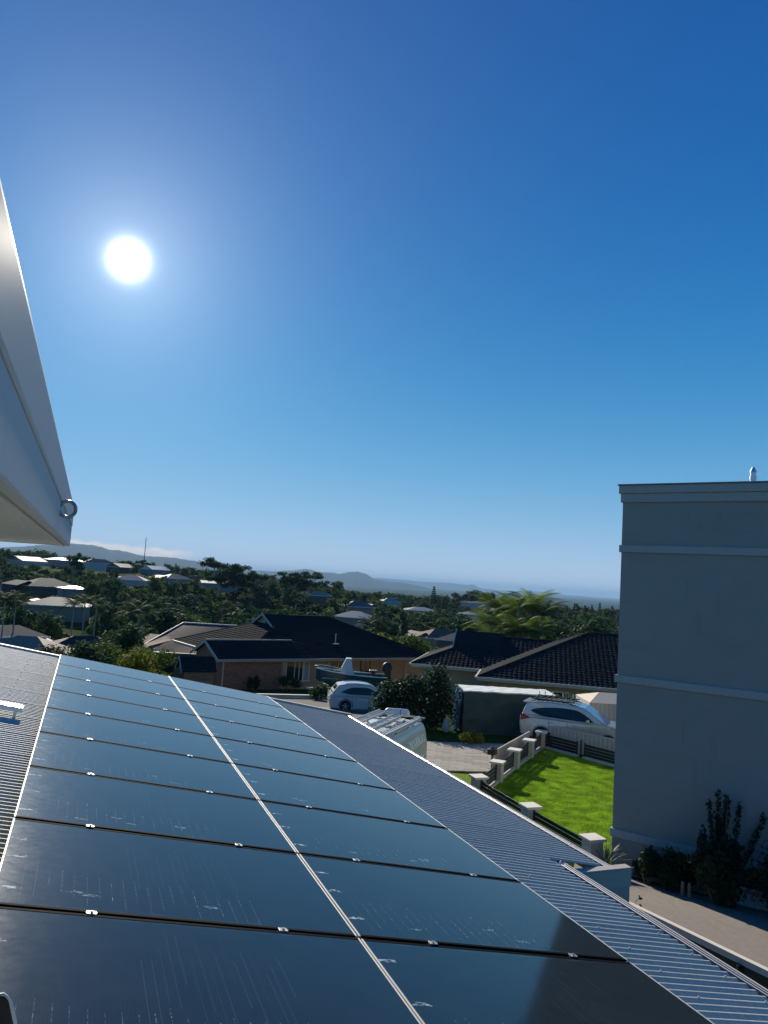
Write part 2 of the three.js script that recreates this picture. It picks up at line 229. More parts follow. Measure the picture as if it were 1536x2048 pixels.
{
  const w = PWs - 0.008, d = PHd - 0.026, T = 0.035, F = 0.011, E = 0.022;
  const gGlass = new THREE.BufferGeometry();
  { const x0 = F, x1 = w - F, z0 = E, z1 = d - E, y = -0.0015; gGlass.setAttribute('position', new THREE.Float32BufferAttribute([x0, y, z0, x0, y, z1, x1, y, z1, x1, y, z0], 3)); gGlass.setAttribute('normal', new THREE.Float32BufferAttribute([0, 1, 0, 0, 1, 0, 0, 1, 0, 0, 1, 0], 3)); gGlass.setAttribute('uv', new THREE.Float32BufferAttribute([0, 1, 0, 0, 1, 0, 1, 1], 2)); gGlass.setIndex([0, 1, 2, 0, 2, 3]); }
  const gSide = rbox(F, T, d, 0.0025, 0, -T / 2, d / 2), gEnd = rbox(w - 2 * F, T, E, 0.0025, w / 2, -T / 2, 0), gBack = box(w - 2 * F, 0.004, d - 2 * F, w / 2, -0.012, d / 2);
  const gClamp = merge([rbox(0.045, 0.005, 0.036, 0.002, 0, 0.003, 0), cyl(0.006, 0.006, 0.006, 8, 0, 0.009, 0), box(0.05, 0.07, 0.012, 0, -0.03, 0)]);
  const gRail = box(0.04, 0.06, PHd, 0, -0.075, d / 2);
  const ord = ['farthest', 'second', 'third', 'fourth', 'fifth', 'sixth', 'seventh', 'eighth', 'nearest'];
  for (let i = 0; i < 9; i++) for (let c = 0; c < 2; c++) {
    const p = new THREE.Group(); p.name = nm('solar_module'); p.quaternion.copy(roofQ); p.position.copy(onRoof(c * PWs + 0.004, rr(-0.0012, 0.0012), -(i * PHd + 0.011))); scene.add(p);
    const which = i === 0 ? 'in the farthest row' : i === 8 ? 'in the nearest row' : `in the ${ord[i]} row from the far end`;
    tag(p, `black solar panel ${which}, ${c ? 'gutter-side' : 'left-hand'} column`, 'solar panel', 'solar panels on the steel roof');
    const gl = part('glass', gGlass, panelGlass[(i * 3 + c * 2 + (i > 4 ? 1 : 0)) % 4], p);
    part('back_sheet', gBack, M.black, p);
    part('side_frame', gSide, M.silver, p).position.x = F / 2; part('side_frame', gSide, M.silver, p).position.x = w - F / 2;  // black side frames coloured silver to stand for the glint along them
    part('end_frame', gEnd, M.blackFrame, p).position.z = E / 2; part('end_frame', gEnd, M.blackFrame, p).position.z = d - E / 2;
    for (const q of [0.245, 0.77]) { part('clamp', gClamp, M.clamp, p).position.set(q * w + rr(-.01, .01), 0, d + 0.013); part('mounting_rail', gRail, M.alu, p).position.x = q * w; }
  }
}
// ------------------------------------------------------------------ metal roof vent tray at the left edge of the frame
{
  const t = new THREE.Group(); t.name = nm('roof_tray'); t.quaternion.copy(roofQ); t.position.copy(onRoof(-0.2, RN, -5.02)); scene.add(t); tag(t, 'small ribbed pale metal tray raised on the corrugated roof', 'vent');
  const P = []; const top = new THREE.PlaneGeometry(0.62, 0.16, 44, 2).rotateX(-Math.PI / 2); const pp = top.attributes.position; for (let i = 0; i < pp.count; i++) pp.setY(i, 0.004 * (Math.abs(((pp.getX(i) * 60) % 2 + 2) % 2 - 1) > 0.5 ? 1 : 0)); top.computeVertexNormals();
  part('tray_top', top.translate(-0.31, 0.118, -0.08), M.alu, t); part('tray_edge', merge([rbox(0.64, 0.035, 0.008, 0.003, -0.31, 0.10, 0.002), rbox(0.012, 0.035, 0.17, 0.003, 0.004, 0.10, -0.08), rbox(0.64, 0.035, 0.008, 0.003, -0.31, 0.10, -0.166)]), M.white, t);
  for (const x of [-0.05, -0.5]) part('tray_foot', rbox(0.03, 0.1, 0.03, 0.004, x, 0.05, -0.08), M.alu, t);
}
// ------------------------------------------------------------------ dark flap with pale edge at the lower left corner
{
  const sh = new THREE.Shape(); sh.moveTo(-0.09, -0.16); sh.lineTo(0.052, -0.16); sh.lineTo(0.008, -0.012); sh.quadraticCurveTo(0.003, 0, -0.006, 0); sh.quadraticCurveTo(-0.016, 0, -0.022, -0.014); sh.lineTo(-0.09, -0.16);
  const t = thing('brown_flap', 'dark brown pointed flap with a pale edge in the lower left corner', 'flap', [0, 0, 0]);
  const g = new THREE.ExtrudeGeometry(sh, { depth: 0.012, bevelEnabled: true, bevelSize: 0.002, bevelThickness: 0.002, bevelSegments: 2 });
  part('flap', g, mat(0.05, 0.03, 0.024, 0.75), t);
  const rim = new THREE.CatmullRomCurve3([[-0.09, -0.16], [-0.05, -0.078], [-0.022, -0.014], [-0.006, 0.001], [0.008, -0.012], [0.03, -0.085], [0.052, -0.16]].map((p) => new THREE.Vector3(p[0], p[1], 0.006)));
  part('pale_edge', new THREE.TubeGeometry(rim, 48, 0.0055, 8), mat(0.78, 0.70, 0.58, 0.6), t);
  part('rail', box(0.05, 0.8, 0.03, -0.03, -0.54, 0.0), M.alu, t);
  t.position.set(-0.645, 5.698, -1.46); t.rotation.set(0, 0.3, 0.0);
}
// ------------------------------------------------------------------ upper storey eave on the left
{
  const e = new THREE.Group(); e.name = nm('upper_eave'); e.position.copy(EYE); e.rotation.y = -yaw; scene.add(e);
  tag(e, 'pale grey fascia, gutter and soffit of the upper storey at left', 'eave');
  const L = -0.121, end = -5.85, back = 3; // local z = -d
  const paint = mat(0.56, 0.57, 0.56, 0.6, { ior: 1.12 }), paint2 = mat(0.80, 0.77, 0.70, 0.8, { map: rep(speck, 2, 2) });
  const len = back - end, zc = (back + end) / 2;
  part('fascia', rbox(0.03, 0.140, len, 0.004, L - 0.018, 0.186, zc), paint, e);
  { const sh = new THREE.Shape(); sh.moveTo(-0.13, 0.26); sh.lineTo(-0.006, 0.26); sh.quadraticCurveTo(0, 0.26, 0, 0.268); sh.lineTo(0.001, 0.385); sh.quadraticCurveTo(0.001, 0.402, -0.010, 0.402); sh.lineTo(-0.016, 0.398); sh.lineTo(-0.010, 0.380); sh.lineTo(-0.010, 0.272); sh.lineTo(-0.13, 0.272);
    part('gutter', new THREE.ExtrudeGeometry(sh, { depth: len, bevelEnabled: false, curveSegments: 8 }).translate(L, 0, end), paint, e);
    part('gutter_end', rbox(0.125, 0.13, 0.006, 0.002, L - 0.065, 0.332, end), paint, e); }
  part('soffit', merge([box(0.9, 0.012, len - 0.01, L - 0.49, 0.128, zc), box(0.9, 0.008, 0.05, L - 0.49, 0.119, end + 0.05)]), paint2, e);
  part('soffit_bead', box(0.02, 0.012, len, L - 0.045, 0.117, zc), paint2, e);
  part('upper_wall', box(0.15, 2.6, len - 0.9, L - 0.95, -1.16, zc + 0.45), mat(0.42, 0.40, 0.36, 0.9, { map: rep(speck, 3, 2) }), e);
  part('upper_roof', box(1.2, 0.03, len, L - 0.72, 0.44, zc).applyMatrix4(new THREE.Matrix4().makeRotationZ(-0.05)), M.roofSteel[0], e);
  const ring = part('eye_ring', new THREE.TorusGeometry(0.033, 0.0072, 14, 40).rotateY(0.1).translate(-0.0966, 0.223, -3.4), new THREE.MeshPhysicalMaterial({ color: lin(0.28, 0.29, 0.30), metalness: 0.85, roughness: 0.25 }), e, 'steel eye ring standing off the fascia');
  part('ring_stem', bar([L - 0.02, 0.221, -3.395], [-0.125, 0.223, -3.4], 0.008), M.alu, ring);
}
// ------------------------------------------------------------------ tall rendered building at right
const tV = new THREE.Vector3(0.819, 0, 0.574), bV = new THREE.Vector3(0.574, 0, -0.819); // along the face, away from us
const cornerB = new THREE.Vector3(5.99, 0, -18.58);
const renderTex = canvasTex(1024, 1024, (c, W, H) => {
  const r = rng32(55); c.fillStyle = '#f2f0ec'; c.fillRect(0, 0, W, H);
  for (let k = 0; k < 900; k++) { const g = 222 + Math.floor(r() * 32); c.fillStyle = `rgba(${g},${g - 1},${g - 5},0.10)`; c.beginPath(); c.ellipse(r() * W, r() * H, 20 + r() * 90, 12 + r() * 50, r() * 3, 0, 7); c.fill(); }
  for (let k = 0; k < 22; k++) { const x = r() * W, y = r() * 700, l = 60 + r() * 260; for (let q = 0; q < 18; q++) { c.fillStyle = `rgba(90,92,92,${0.008 + 0.022 * r()})`; c.fillRect(x + (r() - .5) * 14, y + r() * l * .4, 1 + 2 * r(), l * (0.3 + .7 * r())); } }
  for (let k = 0; k < 9000; k++) { const g = r() < .5 ? 170 : 255; c.fillStyle = `rgba(${g},${g},${g},0.12)`; c.fillRect(r() * W, r() * H, 1.6, 1.6); }
});
{
  const b = thing('tall_building', 'tall grey rendered blank-walled building with moulded bands at right', 'building', cornerB.toArray(), Math.atan2(-0.574, 0.819));
  // local x = along the face, z = towards us (face at z = 0, body goes to -z)
  const len = 15, dep = 10, top = 9.29;
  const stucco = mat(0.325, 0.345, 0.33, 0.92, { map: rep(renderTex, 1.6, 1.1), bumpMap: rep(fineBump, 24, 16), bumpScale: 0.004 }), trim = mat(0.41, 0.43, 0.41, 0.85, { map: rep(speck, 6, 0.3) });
  const wall = (y0, y1) => box(len, y1 - y0, dep, len / 2, (y0 + y1) / 2, -dep / 2);
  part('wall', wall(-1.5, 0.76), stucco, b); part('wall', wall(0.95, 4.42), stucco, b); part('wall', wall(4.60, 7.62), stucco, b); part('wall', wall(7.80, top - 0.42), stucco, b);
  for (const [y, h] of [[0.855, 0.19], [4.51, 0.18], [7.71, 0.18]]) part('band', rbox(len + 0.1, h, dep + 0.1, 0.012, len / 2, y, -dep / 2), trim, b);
  part('cornice', merge([rbox(len + 0.10, 0.22, dep + 0.10, 0.015, len / 2, top - 0.31, -dep / 2), rbox(len + 0.18, 0.20, dep + 0.18, 0.015, len / 2, top - 0.10, -dep / 2)]), trim, b);
  part('parapet_capping', rbox(len + 0.24, 0.035, dep + 0.24, 0.012, len / 2, top + 0.018, -dep / 2), mat(0.20, 0.21, 0.22, 0.5), b);
  const v = part('vent_pipe', merge([cyl(0.075, 0.075, 1.0, 16, 2.48, top + 0.3, -3.2), cyl(0.09, 0.09, 0.1, 16, 2.48, top + 0.62, -3.2), cyl(0.03, 0.09, 0.13, 16, 2.48, top + 0.85, -3.2)]), M.alu, b);
}
// ------------------------------------------------------------------ ground surfaces near the houses
const concTex = noiseTex(512, (u, v) => { const k = 0.90 + 0.05 * tile(u, v, 3) + 0.05 * tile(u, v, 17) + 0.10 * (rnd() - .5); return [k, k * 0.98, k * 0.95]; });
const conc = mat(0.25, 0.23, 0.21, 0.95, { map: concTex, bumpMap: fineBump, bumpScale: 0.004 });
struct('driveway', drape([[5.2, -18.9], [1.8, -9.0], [19, 2.0], [22, -6.0]], 0.03, 30, 30, 0.35), conc, 'pale concrete driveway between the steel roof and the tall building');
struct('street', drape([[-8.2, -49.8], [-0.4, -52.4], [2.4, -30.5], [-4.5, -30.0]], 0.02, 24, 40, 0.3), mat(0.05, 0.053, 0.056, 0.95, { map: speck }), 'dark asphalt driveway apron beyond the work van');
struct('concrete_apron', drape([[-3.5, -45.7], [2.6, -46.3], [2.6, -44.2], [-2.6, -44.4]], 0.035, 18, 10, 0.4), conc, 'pale concrete slab under the white hatchback');
{ // block paved drive: real pavers in courses
  const g0 = [2.0, -27.4], ax = [0.98, -0.17], ay = [0.13, -0.99]; const list = []; const r = rng32(61);
  const dr = new THREE.Group(); dr.name = nm('paved_drive'); scene.add(dr); dr.userData = { kind: 'structure', label: 'sunlit block-paved drive behind the letterbox' };
  const mats = [mat(0.29, 0.265, 0.225, 0.95), mat(0.25, 0.23, 0.195, 0.95), mat(0.33, 0.30, 0.255, 0.95)], buckets = [[], [], []];
  
  for (let j = 0; j < 17; j++) for (let i = -9; i < 8; i++) { const u = i * 0.61 + (j % 2) * 0.3, v = j * 0.3, x = g0[0] + ax[0] * u + ay[0] * v, z = g0[1] + ax[1] * u + ay[1] * v; const b = box(0.59, 0.05, 0.28); b.rotateY(Math.atan2(-ax[1], ax[0])); b.translate(x, gh(x, z) + 0.03 + rr(-.004, .004, r), z); buckets[Math.floor(r() * 3)].push(b); }
  buckets.forEach((b, i) => { const o = part('pavers', merge(b), mats[i], dr); o.userData.kind = 'stuff'; });
}
// ------------------------------------------------------------------ lawn and fence
const FA = [3.5, -24.04], FB = [4.54, -21.14], FC = [5.54, -18.63], FD = [4.45, -26.26], FE = [5.42, -28.37], FF = [6.36, -30.35], FG = [7.3, -32.38], FH = [8.56, -30.82], FK = [11.2, -27.5];
{
  const tri = (a, b, c) => [a, b, c].map((p) => [p[0], gh(p[0], p[1]) + 0.05, p[1]]);
  const N = [7.6, -25.2]; const loop = [FA, FD, FE, FF, FG, FH, FK, [11.9, -26.6], [6.05, -18.5], FC, FB];
  const P = [], UV = []; const sub = 10;
  for (let i = 0; i < loop.length; i++) { const a = loop[i], b = loop[(i + 1) % loop.length]; const at = (u, v) => { const x = N[0] * (1 - u) + (a[0] * (1 - v) + b[0] * v) * u, z = N[1] * (1 - u) + (a[1] * (1 - v) + b[1] * v) * u; return [x, Math.max(gh(x, z), -0.12) + 0.05, z]; };
    for (let j = 0; j < sub; j++) { const p0 = at(j / sub, 0), p1 = at(j / sub, 1), p2 = at((j + 1) / sub, 0), p3 = at((j + 1) / sub, 1); { const up = (a, b, c) => { const k = (b[2] - a[2]) * (c[0] - a[0]) - (b[0] - a[0]) * (c[2] - a[2]); if (k > 0) P.push(a, b, c); else P.push(a, c, b); }; up(p0, p3, p2); if (j) up(p0, p1, p3); } } }
  const lawnM = new THREE.MeshPhysicalMaterial({ color: lin(0.27, 0.46, 0.04), map: rep(grassNoise, 1, 1), roughness: 1, ior: 1.1 });
  const g = tris(P, P.map((p) => [p[0] / 2.5, p[2] / 2.5]));
  struct('lawn', g, lawnM, 'bright green fenced front lawn');
  // blades
  const bl = []; const r = rng32(71);
  for (let k = 0; k < 7; k++) { const a = r() * 6.28, h = 0.03 + 0.035 * r(), w = 0.006, x = (r() - .5) * .05, z = (r() - .5) * .05, lx = Math.cos(a) * h * .5, lz = Math.sin(a) * h * .5; bl.push([x - w * Math.sin(a), 0, z + w * Math.cos(a)], [x + w * Math.sin(a), 0, z - w * Math.cos(a)], [x + lx, h, z + lz]); }
  const bg = tris(bl); const inside = (x, z) => { let c = false; for (let i = 0, j = loop.length - 1; i < loop.length; j = i++) { const [xi, zi] = loop[i], [xj, zj] = loop[j]; if ((zi > z) !== (zj > z) && x < (xj - xi) * (z - zi) / (zj - zi) + xi) c = !c; } return c; };
  const spots = []; while (spots.length < 70000) { const x = rr(3.4, 12, r), z = rr(-32.5, -18.4, r); if (inside(x, z)) spots.push([x, z]); }
  const im = new THREE.InstancedMesh(bg, new THREE.MeshPhysicalMaterial({ color: lin(0.36, 0.60, 0.06), roughness: 0.9, ior: 1.1, transmission: 0.45, thickness: 0 }), spots.length); im.name = nm('lawn_grass'); tag(im, 'short bright green grass of the fenced lawn', 'grass', null, 'stuff'); im.castShadow = im.receiveShadow = true;
  const mm = new THREE.Matrix4(), qq = new THREE.Quaternion(), c = new THREE.Color(); spots.forEach(([x, z], i) => { qq.setFromAxisAngle(new THREE.Vector3(0, 1, 0), r() * 6.28); const s = 0.7 + 0.7 * r(); mm.compose(new THREE.Vector3(x, Math.max(gh(x, z), -0.12) + 0.048, z), qq, new THREE.Vector3(s, s, s)); im.setMatrixAt(i, mm); const k = 0.8 + 0.25 * n2(x * 1.3, z * 1.3) + 0.3 * (r() - .5); im.setColorAt(i, c.setRGB(k * (0.9 + 0.3 * r()), k, k * 0.8)); }); scene.add(im);
  struct('verge', drape([[1.0, -27.2], [4.3, -27.2], [3.3, -24.0], [0.9, -23.6]], 0.03, 12, 10, 0.4), new THREE.MeshPhysicalMaterial({ color: lin(0.26, 0.34, 0.05), map: grassNoise, roughness: 1, ior: 1.1 }), 'yellowish grass verge left of the corner pillar');
}
{
  const H = 0.75, names = ['pillar at the corner nearest the work van', 'middle pillar on the roof side of the lawn', 'pillar beside the spiky plant at the tall building', 'second pillar up the street side, behind the letterbox', 'third pillar up the street side of the lawn', 'fourth pillar up the street side of the lawn', 'far corner pillar in front of the silver four-wheel drive'];
  const base = (p) => Math.max(gh(p[0], p[1]), -0.12);
  const dirA = Math.atan2(FC[0] - FA[0], FC[1] - FA[1]), dirS = Math.atan2(FG[0] - FA[0], FG[1] - FA[1]);
  [FA, FB, FC, FD, FE, FF, FG].forEach((p, i) => {
    const w = 0.36; const t = thing('fence_pillar', 'cream rendered fence ' + names[i], 'pillar', [p[0], base(p), p[1]], i < 3 ? dirA : dirS, 'rendered fence pillars round the lawn');
    part('shaft', rbox(w, H + 0.3, w, 0.012, 0, (H + 0.3) / 2 - 0.35, 0), M.pillar, t); part('cap', rbox(w + 0.12, 0.07, w + 0.12, 0.012, 0, H - 0.03, 0), mat(0.70, 0.66, 0.58, 0.8), t);
  });
  const runs = [[FA, FB, 'slatted black fence panel between the corner pillar and the middle pillar', 4], [FB, FC, 'slatted black fence panel running to the pillar by the spiky plant', 4], [FA, FD, 'slatted black fence panel nearest the letterbox', 4], [FD, FE, 'slatted black fence panel, second on the street side', 4], [FE, FF, 'slatted black fence panel, third on the street side', 4], [FF, FG, 'slatted black fence panel, last on the street side before the far corner', 4], [FG, FH, 'slatted black fence panel in front of the silver car, left of the mid post', 4], [FH, FK, 'slatted black fence panel in front of the silver car, right of the mid post', 4]];
  for (const [a, b, lab, n] of runs) {
    const dx = b[0] - a[0], dz = b[1] - a[1], L = Math.hypot(dx, dz), y0 = base(a), y1 = base(b), g0 = 0.20;
    const t = thing('slatted_fence', lab, 'fence', [a[0], y0, a[1]], Math.atan2(-dz, dx), 'slatted fence panels round the lawn');
    const s0 = 0.17, s1 = L - 0.17, mid = (s0 + s1) / 2;
    part('plinth', rbox(L - 0.30, 0.30, 0.24, 0.01, mid, 0.0, 0).translate(0, 0.0, 0), M.pillar, t);
    for (let k = 0; k < n; k++) part('slat', rbox(s1 - s0, 0.104, 0.022, 0.004, mid, 0.225 + k * 0.122, 0), M.slat, t);
    for (const s of [s0 + 0.015, s1 - 0.015]) part('post', rbox(0.045, 0.55, 0.045, 0.004, s, 0.41, 0), M.slat, t);
  }
  { const p = FH; const t = thing('fence_post', 'thin black post in the middle of the far lawn fence', 'post', [p[0], base(p), p[1]]); part('shaft', rbox(0.06, 0.85, 0.06, 0.006, 0, 0.35, 0), M.slat, t); part('cap', rbox(0.07, 0.02, 0.07, 0.006, 0, 0.78, 0), M.slat, t); }
}
// ribbed beige metal fences beyond the lawn
function ribFence(a, b, h0, h1, label) {
  const dx = b[0] - a[0], dz = b[1] - a[1], L = Math.hypot(dx, dz), t = thing('ribbed_fence', label, 'fence', [a[0], 0, a[1]], Math.atan2(-dz, dx));
  const n = Math.round(L / 0.05), q = []; const prof = (i) => (i % 4 < 2 ? 0.012 : -0.012);
  for (let i = 0; i < n; i++) { const x0 = i / n * L, x1 = (i + 1) / n * L, za = prof(i), zb = prof(i + 1), f = (x) => [gh(a[0] + dx * x / L, a[1] + dz * x / L) - 0.1, h0 + (h1 - h0) * x / L]; const [g0, t0] = f(x0), [g1, t1] = f(x1); q.push([[x0, g0, za], [x1, g1, zb], [x1, t1, zb], [x0, t0, za]]); }
  part('sheet', poly(q), mat(0.50, 0.45, 0.36, 0.6), t); part('top_rail', beam([0, h0 + 0.01, 0], [L, h1 + 0.01, 0], 0.05, 0.05), mat(0.56, 0.51, 0.42, 0.6), t);
  for (let s = 0; s <= L + 0.01; s += L / Math.max(1, Math.round(L / 2.4))) { const gy = gh(a[0] + dx * s / L, a[1] + dz * s / L); part('post', box(0.06, h0 + (h1 - h0) * s / L - gy + 0.2, 0.06, s, (h0 + (h1 - h0) * s / L + gy) / 2 - 0.09, -0.03), mat(0.5, 0.45, 0.36, 0.6), t); }
}
ribFence([7.9, -32.9], [12.2, -28.6], 0.74, 0.72, 'low beige ribbed metal fence behind the far lawn fence');
ribFence([4.75, -28.8], [6.7, -32.0], 0.42, 0.62, 'short beige ribbed fence sloping up beside the letterbox');
{ // low cream wall in front of the brick house
  const t = thing('garden_wall', 'long low cream rendered wall in front of the brick house', 'wall'); const a = [-9.4, -49.0], b = [-1.6, -52.4];
  part('wall', beam([a[0], -1.75, a[1]], [b[0], -1.95, b[1]], 0.2, 0.9), M.cream, t); part('coping', beam([a[0], -1.28, a[1]], [b[0], -1.48, b[1]], 0.28, 0.06), mat(0.6, 0.55, 0.46, 0.8), t);
}
{ // cream boundary capping seen past the near gutter
  const t = thing('boundary_fence', 'cream capped dark boundary fence running below the near gutter', 'fence'); const a = [1.55, -14.0], b = [5.9, -7.3];
  const A = [3.4, 2.5, -10.35], B = [6.2, 2.62, -5.5];
  part('capping', beam(A, B, 0.07, 0.07), mat(0.72, 0.66, 0.54, 0.6), t); part('panel', beam([A[0], 1.72, A[2]], [B[0], 1.82, B[2]], 0.04, 1.5), mat(0.03, 0.05, 0.04, 0.6), t);
  for (let k = 0; k < 4; k++) { const u = k / 3; part('post', box(0.06, 1.6, 0.06, A[0] + (B[0] - A[0]) * u - 0.05, 1.7, A[2] + (B[2] - A[2]) * u), M.slat, t); }
}
{ // letterbox
  const t = thing('letterbox', 'black letterbox on a slim post beside the paved drive', 'letterbox', [4.46, gh(4.46, -27.6), -27.6], -0.5);
  part('post', rbox(0.05, 0.72, 0.05, 0.006, 0, 0.33, 0), M.black, t); const b = part('box', merge([rbox(0.26, 0.2, 0.34, 0.012, 0, 0.78, 0), new THREE.CylinderGeometry(0.02, 0.2, 0.09, 4).rotateY(Math.PI / 4).scale(1, 1, 1.25).translate(0, 0.92, 0)]), M.black, t); part('door', rbox(0.2, 0.13, 0.012, 0.004, 0, 0.78, 0.172), M.slat, b);
}
{ // pale garden urn
  const t = thing('garden_urn', 'pale grey lidded urn standing beside the tarpaulin', 'urn', [3.55, gh(3.55, -35.8), -35.8]);
  const pr = [[0, 0], [0.14, 0], [0.15, 0.04], [0.2, 0.1], [0.23, 0.3], [0.22, 0.45], [0.15, 0.52], [0.13, 0.55]].map((p) => new THREE.Vector2(...p)); part('bowl', new THREE.LatheGeometry(pr, 24), mat(0.26, 0.28, 0.29, 0.8), t); t.scale.set(0.8, 0.9, 0.8);
  part('lid', new THREE.LatheGeometry([[0.17, 0.55], [0.16, 0.6], [0.06, 0.68], [0.05, 0.74], [0, 0.76]].map((p) => new THREE.Vector2(...p)), 24), mat(0.28, 0.30, 0.31, 0.8), t);
}
// ------------------------------------------------------------------ covered caravan under green tarpaulin
{
  const t = thing('covered_trailer', 'long box trailer under a dark green cover with a pale top', 'trailer', [6.37, gh(6.4, -36.4), -36.9], 0.04);
  const W = 4.35, H = 1.95, Dp = 1.9, N = createNoise3D(rng32(31));
  const wob = (g, k, s) => { const p = g.attributes.position; for (let i = 0; i < p.count; i++) { const x = p.getX(i), y = p.getY(i), z = p.getZ(i); p.setXYZ(i, x + k * N(x * s, y * s, z * s), y + k * 0.6 * N(x * s + 9, y * s, z * s), z + k * N(x * s, y * s + 5, z * s)); } g.computeVertexNormals(); return g; };
  part('cover', wob(new THREE.BoxGeometry(W, H, Dp, 50, 22, 22).translate(0.1, H / 2 + 0.06, 0), 0.025, 1.5), mat(0.02, 0.055, 0.05, 0.55), t, 'dark green canvas cover');
  part('top_sheet', wob(new THREE.BoxGeometry(W + 0.06, 0.05, Dp + 0.05, 40, 1, 20).translate(0.12, H + 0.1, 0), 0.03, 1.8), mat(0.75, 0.78, 0.70, 0.6), t, 'pale canvas top');
  part('end_tarp', (() => { const g = new THREE.PlaneGeometry(Dp + 0.3, H + 0.1, 30, 40).rotateY(-Math.PI / 2).translate(-W / 2 + 0.02, H / 2 + 0.1, 0); const p = g.attributes.position; for (let i = 0; i < p.count; i++) { const y = p.getY(i), z = p.getZ(i), f = 1 - y / H; p.setX(i, p.getX(i) - 0.16 * f - 0.10 * Math.abs(N(z * 3.2, y * 2.2, 1)) - 0.05 * N(z * 8, y * 6, 2)); } g.computeVertexNormals(); return g; })(), mat(0.05, 0.12, 0.17, 0.16, { side: THREE.DoubleSide }), t, 'crumpled shiny blue tarpaulin end');
  for (const x of [-0.7, 0.2]) for (const z of [-0.85, 0.85]) part('wheel', cyl(0.28, 0.28, 0.16, 18).rotateX(Math.PI / 2).translate(x, 0.28, z), M.rubber, t);
}
{ // beige box shed
  const t = thing('garden_shed', 'cream box shed with sunlit pitched lid beside the silver car', 'shed', [10.0, gh(11, -35.2), -34.75], Math.atan2(-1.25, 0.9) + 0.95);
  const W = 3.2, Hh = 2.02, Dp = 2.4, q = []; const nn = 64; for (let i = 0; i < nn; i++) { const x0 = i / nn * W, x1 = (i + 1) / nn * W, a = i % 4 < 2 ? 0 : -0.015, b = (i + 1) % 4 < 2 ? 0 : -0.015; q.push([[x0, -0.2, a], [x1, -0.2, b], [x1, Hh, b], [x0, Hh, a]]); }
  part('front_wall', poly(q), mat(0.50, 0.46, 0.39, 0.6), t); part('side_walls', merge([box(0.03, Hh + 0.2, Dp - 0.05, 0.0, Hh / 2 - 0.1, -Dp / 2 - 0.03), box(0.03, Hh + 0.2, Dp - 0.05, W, Hh / 2 - 0.1, -Dp / 2 - 0.03), box(W, Hh + 0.2, 0.03, W / 2, Hh / 2 - 0.1, -Dp)]), mat(0.50, 0.46, 0.39, 0.6), t);
  part('roof', poly([[[-0.04, Hh, 0.04], [W + 0.04, Hh, 0.04], [W - 0.5, Hh + 0.34, -Dp / 2], [0.75, Hh + 0.34, -Dp / 2]], [[-0.04, Hh, -Dp - 0.04], [-0.04, Hh, 0.04], [0.75, Hh + 0.34, -Dp / 2]], [[W + 0.04, Hh, -Dp - 0.04], [-0.04, Hh, -Dp - 0.04], [0.75, Hh + 0.34, -Dp / 2], [W - 0.5, Hh + 0.34, -Dp / 2]], [[W + 0.04, Hh, 0.04], [W + 0.04, Hh, -Dp - 0.04], [W - 0.5, Hh + 0.34, -Dp / 2]]]), mat(0.62, 0.52, 0.40, 0.6), t);
}
// ------------------------------------------------------------------ houses
const tileM = [mat(0.020, 0.027, 0.030, 0.9, { ior: 1.06 }), mat(0.020, 0.027, 0.030, 0.8, { ior: 1.1 })];
const brick = mat(0.36, 0.20, 0.14, 0.95, { map: canvasTex(512, 512, (c, W, H) => { const r = rng32(3); c.fillStyle = '#e6ddd2'; c.fillRect(0, 0, W, H); for (let j = 0; j < 32; j++) for (let i = -1; i < 11; i++) { const k = 200 + Math.floor(r() * 50); c.fillStyle = `rgb(${k},${k - 12},${k - 20})`; c.fillRect(i * 51 + (j % 2) * 25 + 1, j * 16 + 1, 48, 13); } }) });
brick.map.repeat.set(0.42, 0.42);
const tanRender = mat(0.52, 0.37, 0.22, 0.9, { map: rep(speck, 0.5, 0.5) });
const glassPane = mat(0.02, 0.025, 0.03, 0.05), curtain = mat(0.35, 0.34, 0.31, 0.8);
function wallUV(g) { const p = g.attributes.position, n = g.attributes.normal, u = []; for (let i = 0; i < p.count; i++) u.push((Math.abs(n.getX(i)) > 0.5 ? p.getZ(i) : p.getX(i)), p.getY(i)); g.setAttribute('uv', new THREE.Float32BufferAttribute(u, 2)); return g; }
// terracotta-profile tiles laid in courses on one roof plane; inside(a,b) with a along the eave, b up the slope
function tilePlane(o, e, up, A, B, inside) {
  const nrm = new THREE.Vector3().crossVectors(e, up).normalize(); if (nrm.y < 0) nrm.negate();
  const P = [], prof = [0, 0.018, 0.024, 0.014, 0.003], tw = 0.30, th = 0.33;
  const pt = (a, b, h) => { const v = o.clone().addScaledVector(e, a).addScaledVector(up, b).addScaledVector(nrm, h); return [v.x, v.y, v.z]; };
  const r = rng32(Math.round(A * 100 + B)), flip = new THREE.Vector3().crossVectors(e, up).y < 0;
  const tri = (a, b, c) => flip ? P.push(a, c, b) : P.push(a, b, c);
  for (let j = 0; j * th < B; j++) for (let i = 0; i * tw < A; i++) {
    const a0 = i * tw, b0 = j * th; if (!inside(a0 + tw / 2, b0 + th / 2)) continue; const w = rr(-0.004, 0.004, r);
    for (let k = 0; k < 4; k++) { const x0 = a0 + k * tw / 4, x1 = a0 + (k + 1) * tw / 4; const l0 = pt(x0, b0, prof[k] + 0.055 + w), l1 = pt(x1, b0, prof[k + 1] + 0.055 + w), u0 = pt(x0, b0 + th + .02, prof[k] + 0.012), u1 = pt(x1, b0 + th + .02, prof[k + 1] + 0.012), d0 = pt(x0, b0, 0.0), d1 = pt(x1, b0, 0.0);
      tri(l0, l1, u1); tri(l0, u1, u0); tri(d0, d1, l1); tri(d0, l1, l0); }
  }
  return tris(P);
}
